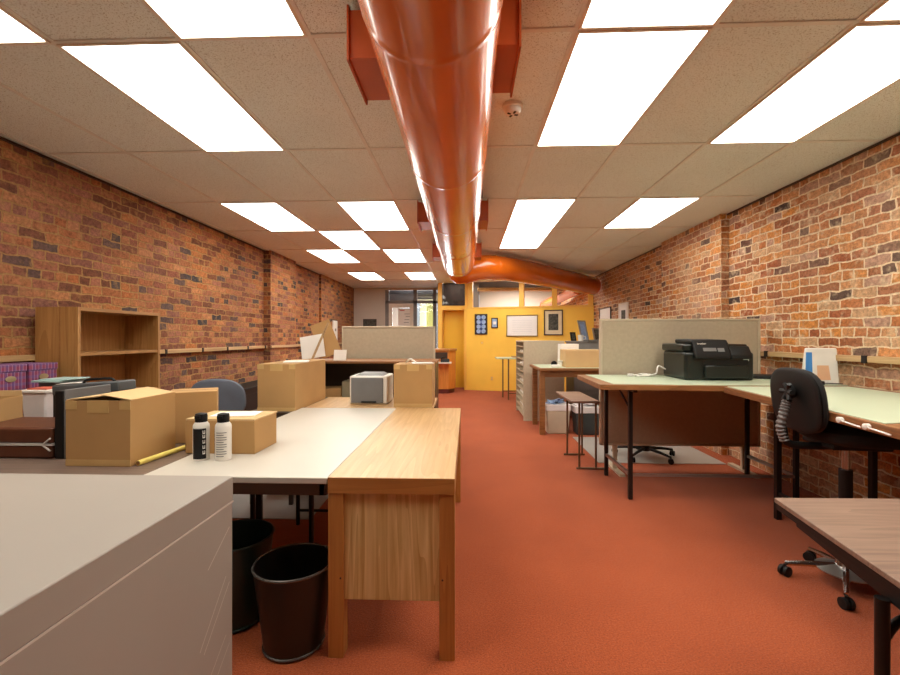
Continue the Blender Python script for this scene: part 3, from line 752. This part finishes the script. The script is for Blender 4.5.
# bookcase
t = thing('bookcase', 'oak bookcase with empty shelves against the left brick wall', 'bookcase', (0,0,0))
MB().box(-3.167,-2.842,3.13,3.155,0,1.545).build('side_panel', M['oakcase'], t, bevel=.002)
MB().box(-3.167,-2.842,3.972,3.997,0,1.545).build('side_panel', M['oakcase'], t, bevel=.002)
MB().box(-3.167,-2.842,3.155,3.972,1.518,1.543).build('top', M['oakshelf'], t, bevel=.002)
MB().box(-3.167,-3.157,3.155,3.972,.08,1.518).build('back_panel', M['oakcase'], t)
for z in (.08,.48,.85,1.195): MB().box(-3.156,-2.847,3.156,3.971,z-.012,z+.012).build('shelf', M['oakshelf'], t, bevel=.001)
MB().box(-2.857,-2.847,3.155,3.972,0,.07).build('kick_board', M['oakshelf'], t)
MB().box(-2.98,-2.976,3.1285,3.131,0,1.545).build('panel_joint', M['tablewood'], t)

# ------------------------------------------------------------------ chairs
def cushion(m, a, b, h, M_, sq=3.2, n=36):
    m.lathe([(.55,-.0),(.88,.0),(.97,h*.2),(1,h*.5),(.97,h*.8),(.86,h*.97),(.5,h*1.02)], n=n, sq=sq, ab=(a,b), M=M_)
def star_base(t, r, zhub, arm, caster_r=.03, a0=0, col=None, colr=.025, ztop=.4):
    b = MB()
    for k in range(5):
        a = a0+k*2*PI/5
        b.tube([(math.cos(a)*.03,math.sin(a)*.03,zhub),(math.cos(a)*r*.6,math.sin(a)*r*.6,zhub-.012),(math.cos(a)*r,math.sin(a)*r,zhub-.03)], [.019,.016,.012], 8)
    b.lathe([(.045,zhub-.03),(.045,zhub+.03),(.032,zhub+.05)], n=18)
    b.build('star_base', arm, t)
    for k in range(5):
        a = a0+k*2*PI/5; x, y = math.cos(a)*r, math.sin(a)*r
        Mx = mat_at((x,y,.028),rz=a+.7)
        c = MB(); c.lathe([(.012,-.024),(.028,-.022),(.028,-.006),(.012,-.004)], n=16, M=Mx@Matrix.Rotation(PI/2,4,'X')); c.lathe([(.012,.004),(.028,.006),(.028,.022),(.012,.024)], n=16, M=Mx@Matrix.Rotation(PI/2,4,'X'))
        c.tube([(x,y,.03),(x,y,max(.05,zhub-.035))], .008, 8)
        c.build('caster', M['black'], t)
    MB().tube([(0,0,zhub),(0,0,zhub+(ztop-zhub)*.8)], colr, 14).build('column', M['black'], t)
    MB().tube([(0,0,zhub+(ztop-zhub)*.6),(0,0,ztop)], colr*.6, 12).build('gas_lift', M['chrome'], t)
# drafting chair
t = thing('drafting_chair', 'tall black drafting chair with ribbed back post at the mint drafting table', 'chair', (2.012,2.425,0), R(-5))
star_base(t, .265, .10, M['chrome'], a0=R(20), ztop=.75, colr=.03)
MB().lathe([(.02,.075),(.125,.08),(.13,.088),(.06,.11),(.03,.115)], n=30).build('foot_disc', M['steel'], t)
m = MB(); cushion(m, .24,.225,.075, mat_at((.05,0,.775)), 2.8); m.build('seat', M['blackfab'], t)
MB().box(-.14,.14,-.12,.12,.745,.775).build('seat_pan', M['black'], t, bevel=.008)
m = MB(); cushion(m, .17,.205,.04, mat_at((-.247,0,.985),ry=R(90-6)), 2.9); m.build('backrest', M['blackfab'], t)
m = MB(); cushion(m, .172,.207,.014, mat_at((-.259,0,.985),ry=R(90-6)), 2.9); m.build('back_shell', M['black'], t)
MB().tube(curve([(-.02,-.02,.75),(-.2,-.02,.745),(-.295,-.02,.76),(-.32,-.02,.84)],5), .02, 10).build('back_arm', M['black'], t)
pp = curve([(-.31,-.02,.77),(-.33,-.02,.84),(-.312,-.02,.93),(-.297,-.02,.985)], 16)
MB().tube(pp, [.024 if k%4 < 2 else .019 for k in range(len(pp))], 14).build('ribbed_sleeve', plain('grey_bellows',(104,100,98),.4), t, label='ribbed grey rubber sleeve')
m = MB().lathe([(.012,0),(.035,.006),(.035,.03),(.02,.036)], n=14, M=mat_at((-.268,-.02,1.03),ry=-PI/2))
for k in range(6): m.tube([(-.29,-.02,1.03),(-.302,-.02+.05*math.cos(k*PI/3),1.03+.05*math.sin(k*PI/3))], .012, 8)
m.build('knob', M['black'], t)
# slate-blue chair
t = thing('office_chair', 'slate blue fabric office chair between the boxes and the left brick wall', 'chair', (-2.43,4.42,0.006), R(97))
star_base(t, .3, .1, M['black'], a0=.5, ztop=.44)
m = MB(); cushion(m, .25,.24,.08, mat_at((0,0,.44)), 2.8); m.build('seat', M['bluefab'], t)
m = MB(); cushion(m, .2,.265,.06, mat_at((-.27,0,.715),ry=R(90-8)), 2.6); m.build('backrest', M['bluefab'], t)
MB().tube(curve([(0,0,.43),(-.2,0,.43),(-.29,0,.5),(-.28,0,.64)],5), .018, 10).build('back_post', M['black'], t)
# black chair behind the partition
t = thing('office_chair', 'black office chair behind the right partition, only its base showing beneath', 'chair', (1.97,4.95,0.006), R(70))
star_base(t, .32, .1, M['black'], a0=.2, ztop=.42, colr=.03)
m = MB(); cushion(m, .25,.25,.08, mat_at((0,0,.42)), 2.8); m.build('seat', M['blackfab'], t)
m = MB(); cushion(m, .22,.22,.06, mat_at((-.27,0,.68),ry=R(90-8)), 2.6); m.build('backrest', M['blackfab'], t)
MB().tube(curve([(0,0,.41),(-.2,0,.41),(-.29,0,.5),(-.28,0,.62)],5), .018, 10).build('back_post', M['black'], t)

# ------------------------------------------------------------------ left middle: table with printer, carton, credenza, partition
t = thing('wood_table', 'pale wooden table holding the small grey printer', 'table', (0,0,0))
MB().box(-1.345,-.28,3.63,4.26,.712,.74).build('top', M['oaktop'], t, bevel=.003)
legs(t, ((-1.3,3.68),(-.33,3.68),(-1.3,4.2),(-.33,4.2)), .712, .04, M['oakleg'], .0062)
t = thing('printer_stand', 'narrow dark stand under the tall carton by the blue chair', 'stand', (0,0,0))
MB().box(-1.72,-1.365,3.4,4.3,.70,.735).build('top', M['darkframe'], t, bevel=.003)
MB().box(-1.70,-1.37,3.45,4.25,.25,.27).build('shelf', M['darkframe'], t)
legs(t, ((-1.69,3.43),(-1.38,3.43),(-1.69,4.27),(-1.38,4.27)), .70, .03, M['darkframe'], .0062)
mc = carton('carton', 'long taped cardboard box standing left of the small printer', -1.655,-1.352,3.44,4.19,.735,.375)
tag(MB().box(-.1,.1,-.12,.12,0,.006, M=mat_at((-1.46,3.75,1.1125),rz=.3)).build('paper_sheet', M['paper']), 'loose papers lying on the long taped box', 'paper')
carton('carton', 'upright cardboard box on the pale table right of the small printer', -.606,-.285,3.66,4.0,.74,.355)
tag(MB().box(-.09,.09,-.07,.07,0,.006, M=mat_at((-.38,3.8,1.0985),rz=.2)).tube(curve([(-.52,3.8,1.107),(-.48,3.76,1.136),(-.44,3.8,1.107)],4),.008,6).build('packing_scrap', M['paper']), 'scrap of white paper on the upright box beside the printer', 'paper')
t = thing('laser_printer', 'small white printer with grey front panel on the pale table', 'printer', (-.85,3.96,.7405))
MB().box(-.165,.165,-.16,.16,0,.245).build('body', M['whiteplas'], t, bevel=.012)
MB().box(-.15,.13,-.168,-.16,.012,.23).build('front_panel', M['greyplas'], t, bevel=.006)
MB().frustum((-.13,.13,-.12,.12),(-.09,.09,-.08,.1),.245,.265).build('output_tray', M['greyplas'], t, bevel=.004)
MB().box(-.06,.07,-.172,-.166,.012,.03).build('paper_slot', M['black'], t)
# credenza
t = thing('open_credenza', 'tall open-front dark credenza with wooden top before the left partition', 'credenza', (0,0,0))
MB().box(-1.87,-.33,4.78,5.36,1.035,1.062).build('top', M['tablewood'], t, bevel=.003)
MB().box(-1.85,-1.82,4.82,5.34,0,1.035).build('side_panel', M['darkframe'], t); MB().box(-.37,-.34,4.82,5.34,0,1.035).build('side_panel', M['darkframe'], t)
MB().box(-1.82,-.37,5.31,5.33,.05,1.035).build('back_panel', M['darkframe'], t)
MB().box(-1.82,-.37,4.84,5.31,.60,.625).build('shelf', M['darkframe'], t)
carton('carton', 'khaki box inside the dark credenza', -1.4,-1.15,4.92,5.2,.625,.2, mat='green_box', tape=False)
carton('carton', 'flattened brown boxes on the left of the credenza shelf', -1.68,-1.44,4.92,5.2,.625,.12, rz=.2, tape=False)
tag(MB().box(-.13,.13,-.006,.006,0,.27, M=mat_at((-1.74,4.98,1.085),rx=R(-16),ry=R(-10),rz=R(8))).build('foam_board', M['paper']), 'white board leaning at the left end of the credenza top', 'board')
tag(MB().box(-.11,.12,-.006,.006,0,.42, M=mat_at((-1.56,5.06,1.115),rx=R(-14),ry=R(-22),rz=R(12))).build('cork_board', M['card']), 'brown board tilted against the white boards on the credenza', 'board')
tag(MB().box(-.012,.012,-.005,.005,0,.46, M=mat_at((-1.73,4.88,1.064),ry=R(22),rx=R(-6))).build('wood_strip', M['railwood']), 'thin pale strip leaning across the boards on the credenza', 'strip')
tag(MB().box(-.07,.07,-.005,.005,0,.12, M=mat_at((-1.42,4.9,1.064),rx=R(-15))).build('white_card', M['paper']), 'small white card standing on the credenza beside the brown board', 'card')
t = thing('display_board', 'narrow white framed panel standing on the rail at the far left wall', 'picture', (-3.155,10.5,1.193))
MB().box(-.015,.012,-.16,.16,0,.53).build('panel', M['paper'], t, bevel=.002); MB().box(.012,.014,-.05,.05,.28,.34).build('emblem', M['greyplas'], t)
def partition(label, x0,x1,y,z0,z1):
    t = thing('office_partition', label, 'partition', (0,0,0))
    MB().box(x0+.02,x1-.02,y-.022,y+.022,z0+.02,z1-.02).build('fabric_panel', M['panelfab'], t, bevel=.01)
    q = MB(); q.box(x0,x1,y-.026,y+.026,z1-.02,z1); q.box(x0,x0+.022,y-.026,y+.026,z0,z1-.02); q.box(x1-.022,x1,y-.026,y+.026,z0,z1-.02); q.box(x0,x1,y-.026,y+.026,z0,z0+.02)
    q.build('frame', M['paneltrim'], t, bevel=.004)
    for x in (x0+.15,x1-.15):
        q = MB().box(x-.02,x+.02,y-.015,y+.015,.02,z0).box(x-.025,x+.025,y-.22,y+.22,.001,.025); q.build('foot', M['paneltrim'], t)
    return t
partition('tan fabric partition on the left behind the credenza', -1.56,-.392,5.50,.1,1.46)
partition('tan fabric partition on the right behind the black printer', 1.325,2.875,4.46,.25,1.505)
# made-up black cabinet standing in for the shade at the left wall
t = thing('dark_filler', 'made-up black block for the shade by the left brick wall behind the blue chair', 'cabinet', (0,0,0))
MB().box(-3.12,-2.75,5.2,6.9,0,.66).build('body', M['black'], t, bevel=.004); MB().box(-3.12,-2.73,5.18,6.92,.66,.685).build('top', M['black'], t, bevel=.003)
MB().box(-2.748,-2.745,5.25,6.0,.08,.6).build('door', M['black'], t); MB().box(-2.748,-2.745,6.05,6.85,.08,.6).build('door', M['black'], t)

# ------------------------------------------------------------------ right side: drafting tables
def drafting_top(t, poly, mint, z, th, edge):
    MB().prism(poly, z-th, z).build('top', edge, t, bevel=.003)
    MB().prism(mint, z, z+.004).build('board_cover', M['mint'], t, bevel=.001)
ZD = .955
t = thing('drafting_table', 'mint-topped drafting table carrying the black printer', 'table', (0,0,0))
drafting_top(t, [(1.047,3.51),(1.94,3.44),(2.92,3.44),(2.92,4.42),(1.095,4.42)], [(1.16,3.54),(1.94,3.475),(2.9,3.475),(2.9,4.40),(1.17,4.40)], ZD-.004, .042, M['tablewood'])
for x in (1.335,2.65):
    for y in (3.66,4.28):
        MB().box(x-.016,x+.016,y-.016,y+.016,.002,ZD-.05).build('leg', M['blackmetal'], t, bevel=.002)
    MB().box(x-.012,x+.012,3.676,4.264,.19,.215).build('cross_rail', M['steel'], t)
    MB().box(x-.016,x+.016,3.55,4.38,ZD-.07,ZD-.048).build('top_rail', M['blackmetal'], t)
    MB().tube([(x,3.95,ZD-.07),(x,3.67,.74)], .009, 8).build('brace', M['blackmetal'], t)
MB().box(1.35,2.635,3.65,3.668,.19,.21).build('stretcher', M['steel'], t)
t = thing('drafting_table', 'mint-topped drafting table along the right brick wall by the drafting chair', 'table', (0,0,0))
drafting_top(t, [(1.725,1.65),(2.93,1.65),(2.93,3.42),(1.93,3.39)], [(1.78,1.95),(2.84,2.2),(2.84,3.40),(1.945,3.375)], ZD-.004, .045, M['tablewoody'])
for x, y in ((2.26,3.3),(2.26,1.85),(2.75,3.1),(2.75,1.85)):
    MB().box(x-.018,x+.018,y-.018,y+.018,0,ZD-.05).build('leg', M['blackmetal'], t, bevel=.002)
MB().box(2.25,2.27,1.87,3.28,.18,.2).build('cross_rail', M['blackmetal'], t); MB().box(2.74,2.76,1.87,3.08,.18,.2).build('cross_rail', M['blackmetal'], t)
for y in (1.99,2.15):
    m = MB().lathe([(.008,0),(.014,.004),(.014,.022),(.006,.026)], n=12, M=mat_at((1.776+(y-2.16)*.118-.004,y,.932),ry=-PI/2)).tube([(1.757+(y-2.16)*.118,y,.93),(1.74+(y-2.16)*.118,y-.13,.924)], .004, 6)
    m.build('clamp', M['whiteplas'], t, label='white plastic clamp')
# brown table front right
t = thing('walnut_table', 'walnut laminate folding table in the lower right corner', 'table', (0,0,0))
poly = [(1.113,1.644),(1.026,1.088),(.96,.66),(2.0,.66),(2.05,1.66)]
MB().prism(poly, .724,.74).build('top', M['walnut'], t, bevel=.002)
ins = [(1.118,1.64),(1.031,1.086),(.966,.665),(1.995,.665),(2.045,1.655)]
MB().prism(ins, .700,.724).build('edge_band', M['black'], t)
q = MB().prism([(1.16,1.6),(1.03+.02,1.088),(.99,.7),(1.01,.7),(1.09,1.088),(1.19,1.6)], .655,.70); q.box(1.16,2.0,1.58,1.6,.655,.70); q.build('apron', M['black'], t)
for x, y in ((1.052,1.16),(1.95,1.16)):
    MB().tube([(x,y,0),(x,y,.66)], .0155, 14).build('leg', M['blackmetal'], t)
MB().tube(curve([(1.054,1.16,.555),(1.10,1.165,.60),(1.2,1.17,.62),(1.4,1.17,.625),(1.7,1.17,.625),(1.95,1.16,.555)],5), .011, 10).build('brace', M['blackmetal'], t)
# multifunction printer
t = thing('multifunction_printer', 'bulky black multifunction printer on the mint drafting table', 'printer', (2.15,4.06,ZD+.001), R(-2)); t.scale = (1.07,1.07,1.07)
w, d = .265, .215
MB().box(-w,w,-d,d,0,.225).build('body', M['dgreen'], t, bevel=.022, seg=4)
MB().box(-w-.003,w-.03,-d+.035,d+.02,.227,.288).build('scanner_lid', M['dgreen'], t, bevel=.014, seg=3)
Mp = Matrix(((0,0,1,0),(1,0,0,0),(0,1,0,0),(0,0,0,1)))
MB().prism([(-d-.03,.17),(-d-.03,.212),(-d+.03,.322),(d-.09,.328),(d-.09,.289),(-d+.034,.289),(-d+.034,.17)], -.2, .075, M=Mp).build('document_feeder', M['black'], t, bevel=.012, seg=3)
MB().prism([(-d-.028,.17),(-d-.028,.205),(-d+.02,.272),(-d+.034,.272),(-d+.034,.17)], .077, .235, M=Mp).build('control_bezel', M['black'], t, bevel=.008, seg=2)
Mx = mat_at((0,-d-.03,.212),rx=math.atan2(.11,.06))
MB().box(-.13,-.03,.022,.052,0,.0025, M=Mx).build('display', M['greyplas'], t, bevel=.001)
MB().box(-.02,.03,.018,.05,0,.0025, M=Mx).build('key_pad', M['greyplas'], t, bevel=.001)
MB().box(-.12,w-.05,-d-.004,-d+.05,.128,.165).build('output_slot', M['black'], t)
MB().box(-.12,w-.06,-d-.03,-d-.0,.02,.12).build('paper_tray', M['dgreen'], t, bevel=.008)
MB().box(.18,.222,-d-.0035,-d,.155,.185).build('sticker', M['paper'], t)
MB().tube(curve([(-w,.15,.06),(-w-.06,.16,.09),(-w-.1,.1,.03),(-w-.16,.08,.012)],5), .006, 6).build('power_cord', M['whiteplas'], t)
def lettering(txt, size, parent, Mx, mat):
    cu = D.curves.new('lettering','FONT'); cu.body = txt; cu.size = size; cu.extrude = .0006
    o = D.objects.new('tmp_text', cu); C.objects.link(o)
    bpy.context.view_layer.update()
    me = D.meshes.new_from_object(o.evaluated_get(bpy.context.evaluated_depsgraph_get()))
    D.objects.remove(o)
    me.transform(Mx); me.materials.clear(); me.materials.append(mat)
    ob = D.objects.new('lettering', me); C.objects.link(ob); ob.parent = parent
    return ob
lettering('brother', .022, t, Mx @ mat_at((-.165,.083,.0005)), M['paper'])
# little things round the printer
t = thing('cable_bundle', 'crumpled white cable and plug left of the black printer', 'cable', (1.66,4.22,ZD+.0005))
MB().tube(curve([(-.12,-.02,.008),(-.04,.05,.01),(.03,-.04,.02),(.08,.04,.012),(0,.03,.02),(-.08,-.05,.01),(.1,-.03,.01)],6), .0075, 8).build('cord', M['whiteplas'], t); MB().box(-.15,-.1,-.04,.0,0,.025).build('plug', M['whiteplas'], t, bevel=.004)
tag(MB().box(-.14,.14,-.11,.11,0,.028, M=mat_at((2.68,4.08,ZD+.0005),rz=R(-25))).build('flat_case', M['black'], bevel=.008), 'flat black case lying right of the black printer', 'case')
t = thing('wipes_pack', 'white and blue plastic pack propped by the right brick wall', 'packet', (2.77,3.58,ZD+.0005), R(-8)); t.scale = (1,1,1.13)
MB().frustum((-.12,.12,-.035,.035),(-.10,.115,-.012,.012),0,.25).build('pouch', M['whiteplas'], t, bevel=.008)
MB().frustum((-.1165,-.065,-.0366,-.03),(-.1,-.06,-.0165,-.010),.01,.22).build('blue_stripe', M['blueprint'], t)
MB().frustum((-.03,.06,-.035,-.03),(-.03,.05,-.0245,-.018),.03,.13).build('printed_patch', M['peach'], t)
t = thing('power_adapter', 'small black power adapter beside the white and blue pack', 'adapter', (2.66,3.47,ZD+.0045)); MB().box(-.05,.05,-.025,.025,0,.03).build('brick_body', M['black'], t, bevel=.006); MB().tube(curve([(.05,0,.01),(.12,.04,.008),(.2,.0,.008)],5),.004,6).build('cord', M['black'], t)
# small side table (typing stand)
t = thing('typing_stand', 'narrow brown-topped stand with thin bronze legs beside the right partition', 'stand', (0,0,0))
MB().box(1.04,1.315,4.42,5.2,.668,.69).build('top', M['walnut'], t, bevel=.003)
for x in (1.128,1.292):
    for y in (4.47,5.0): MB().tube([(x,y,.014),(x,y,.668)], .0105, 10).build('leg', M['bronze'], t)
MB().tube([(1.10,4.47,.012),(1.38,4.47,.012)], .011, 8).build('floor_bar', M['bronze'], t); MB().tube([(1.09,5.0,.012),(1.32,5.0,.012)], .011, 8).build('floor_bar', M['bronze'], t)
# far desk
t = thing('work_table', 'old wooden work table with pale mint top and square legs at mid room', 'table', (0,0,0))
MB().box(.975,2.6,6.0,6.88,.868,.905).build('top', M['tablewood'], t, bevel=.004); MB().box(1.01,2.58,6.04,6.85,.905,.909).build('board_cover', M['mint'], t)
MB().box(1.02,2.55,6.06,6.09,.78,.868).build('apron', M['tablewood'], t)
legs(t, ((1.03,6.07),(1.04,6.78),(2.52,6.07),(2.52,6.78)), .868, .07, M['oakleg'] if False else M['tablewood'])
carton('carton', 'pale open-topped carton on the wooden work table', 1.36,1.86,6.12,6.5,.909,.24, mat='cardlight', tape=False)
tag(MB().box(1.38,1.64,6.53,6.75,.9095,1.225).build('paper_stack', M['paper'], bevel=.004), 'tall stack of white paper behind the pale carton', 'papers')
t = thing('tape_dispenser', 'small black and white tape dispenser left of the pale carton', 'tape dispenser', (1.22,6.12,.9095)); MB().box(-.06,.06,-.03,.03,0,.04).build('base', M['whiteplas'], t, bevel=.008); MB().lathe([(.016,-.012),(.04,-.012),(.04,.012),(.016,.012)], n=16, M=mat_at((-.02,0,.05),rx=PI/2)).build('roll', M['black'], t)
t = thing('paper_cup', 'white cup standing between tape dispenser and pale carton', 'cup', (1.31,6.25,.9095)); MB().lathe([(.026,0),(.036,.085),(.033,.085),(.024,.005)], n=18, caps=False).lathe([(.001,.003),(.026,.003)], n=18, caps=False).build('body', M['whiteplas'], t); MB().tube([(.036*math.cos(a*PI/9),.036*math.sin(a*PI/9),.085) for a in range(18)], .002, 6, closed=True).build('rim', M['whiteplas'], t)
# bins below
def square_bin(label, x, y, w, d, h, mat, papers):
    t = thing('waste_bin', label, 'bin', (x,y,0.001))
    q = MB(); q.frustum((-w*.42,w*.42,-d*.42,d*.42),(-w/2,w/2,-d/2,d/2),0,h); q.build('body', mat, t, bevel=.012)
    q = MB(); q.frustum((-w*.505,w*.505,-d*.505,d*.505),(-w*.52,w*.52,-d*.52,d*.52),h-.085,h+.005)
    q.build('liner', M['bag'], t, bevel=.008)
    q = MB()
    for k in range(7):
        a = random.uniform(-1,1)*w*.32; b = random.uniform(-1,1)*d*.3
        q.box(-.06,.06,-.05,.05,0,.012, M=mat_at((a,b,h+.012+random.uniform(0,.03)),rx=random.uniform(-.4,.4),ry=random.uniform(-.4,.4),rz=random.uniform(0,3)))
    o = q.build('crumpled_paper', papers, t)
square_bin('beige bin with white liner under the wooden work table', 1.25,6.2,.33,.26,.40,M['binbeige'],M['bluegrey'])
square_bin('dark slate bin with white liner beside the narrow bronze-legged stand', 1.64,6.14,.35,.26,.38,M['binslate'],M['bag'])
# sorter cabinet
t = thing('paper_sorter', 'tall putty paper sorter with open slots facing the aisle', 'sorter', (0,0,0))
MB().box(.90,1.54,7.03,7.05,0,1.265).build('side_panel', M['panelfab'], t); MB().box(.90,1.54,8.06,8.08,0,1.265).build('side_panel', M['panelfab'], t)
MB().box(.90,1.54,7.05,8.06,1.245,1.265).build('top', M['paneltrim'], t); MB().box(1.52,1.54,7.05,8.06,0,1.245).build('back_panel', M['panelfab'], t)
for k in range(12): MB().box(.905,1.52,7.051,8.059,.06+k*.1,.075+k*.1).build('shelf', M['paneltrim'], t)
for k in (1,3,5,8,10): tag(MB().box(.95,1.4,7.2,7.9,.0756+k*.1,.0756+k*.1+.03).build('paper_stack', M['paper']), 'paper stack in the '+{1:'second',3:'fourth',5:'sixth',8:'ninth',10:'topmost but one'}[k]+' slot'+(' from the bottom' if k<10 else '')+' of the putty sorter', 'papers', 'papers in the sorter slots')
# tall small table by the yellow wall
t = thing('tall_side_table', 'small tall table with thin dark legs in front of the yellow wall', 'table', (0,0,0))
MB().box(.63,1.5,9.3,9.86,.865,.89).build('top', M['mint'], t, bevel=.003)
legs(t, ((.885,9.38),(.80,9.8),(1.44,9.38),(1.44,9.8)), .865, .028, M['bronze'])
MB().box(.885,1.44,9.37,9.39,.13,.15).box(.80,1.44,9.79,9.81,.13,.15).build('stretcher', M['bronze'], t)
tag(MB().box(.98,1.25,9.5,9.75,.8905,.915).build('magazine_pile', M['card'], bevel=.003), 'brown magazines lying on the small tall table', 'magazines')
# grey cabinet with frames on it
t = thing('grey_cabinet', 'grey metal cabinet near the right wall with frames on top', 'cabinet', (0,0,0))
MB().box(1.75,2.85,7.25,7.85,0,1.24).build('body', M['greycab'], t, bevel=.004); MB().box(1.73,2.87,7.23,7.87,1.24,1.262).build('top', M['greycab'], t, bevel=.003)
for k in range(3): q = MB().box(1.78,2.82,7.242,7.25,.06+k*.4,.42+k*.4).build('drawer', M['greycab'], t, bevel=.002); MB().box(2.2,2.4,7.225,7.242,.3+k*.4,.32+k*.4).build('drawer_handle', M['steel'], q)
ZG = 1.2625
def leaner(name, label, x, y, w, h, rz, fr, tilt=14):
    t = thing(name, label, 'picture frame', (x,y,ZG), R(rz)); Mx = Matrix.Rotation(R(-tilt),4,'X')
    f = MB(); fw = .022
    f.box(-w/2,w/2,-.008,.008,0,fw,M=Mx); f.box(-w/2,w/2,-.008,.008,h-fw,h,M=Mx); f.box(-w/2,-w/2+fw,-.008,.008,fw,h-fw,M=Mx); f.box(w/2-fw,w/2,-.008,.008,fw,h-fw,M=Mx)
    f.build('frame', fr, t); MB().box(-w/2+fw,w/2-fw,-.003,.003,fw,h-fw,M=Mx).build('print', M['darkpic'] if w < .2 else M['bluegrey'], t)
leaner('picture_frame', 'tall silver frame leaning askew on the grey cabinet', 2.02,7.6,.2,.36,38,M['steel'])
leaner('picture_frame', 'small silver frame leaning in front of the tall one on the cabinet', 2.2,7.47,.17,.22,24,M['steel'])
leaner('picture_frame', 'tiny black frame at the left end of the grey cabinet top', 1.80,7.5,.1,.15,20,M['black'])
t = thing('coffee_mug', 'white mug on the grey cabinet beside the tiny black frame', 'mug', (1.88,7.36,ZG)); MB().lathe([(.04,0),(.045,.1),(.04,.1),(.036,.008)], n=20, caps=False).lathe([(.001,.004),(.04,.004)], n=20, caps=False).build('body', M['whiteplas'], t); MB().tube(curve([(.043,0,.08),(.075,0,.07),(.072,0,.03),(.042,0,.02)],4),.006,8).build('handle', M['whiteplas'], t)
tag(MB().box(-.14,.14,-.1,.1,0,.02, M=mat_at((2.08,7.31,ZG+.0005),rz=.15)).build('letter_tray', M['greyplas'], bevel=.003), 'grey letter tray lying at the front of the grey cabinet top', 'tray')

# ------------------------------------------------------------------ world, camera, view
w = D.worlds.new('World'); bpy.context.scene.world = w; w.use_nodes = True
bg = w.node_tree.nodes['Background']; sky = w.node_tree.nodes.new('ShaderNodeTexSky'); sky.sky_type = 'HOSEK_WILKIE'; sky.sun_direction = (0,.5,.8); sky.turbidity = 6
w.node_tree.links.new(sky.outputs[0], bg.inputs[0]); bg.inputs[1].default_value = 2.2
cam = D.cameras.new('camera'); co = D.objects.new('camera', cam); C.objects.link(co)
cam.sensor_width = 36; cam.lens = 442/900*36; cam.clip_start = .05
co.location = (0,0,1.32); co.rotation_euler = (PI/2, 0, .0375)
sc = bpy.context.scene; sc.camera = co
sc.view_settings.view_transform = 'Standard'; sc.view_settings.look = 'None'; sc.view_settings.gamma = 1
sc.view_settings.use_curve_mapping = False
sc.view_settings.exposure = 0.08
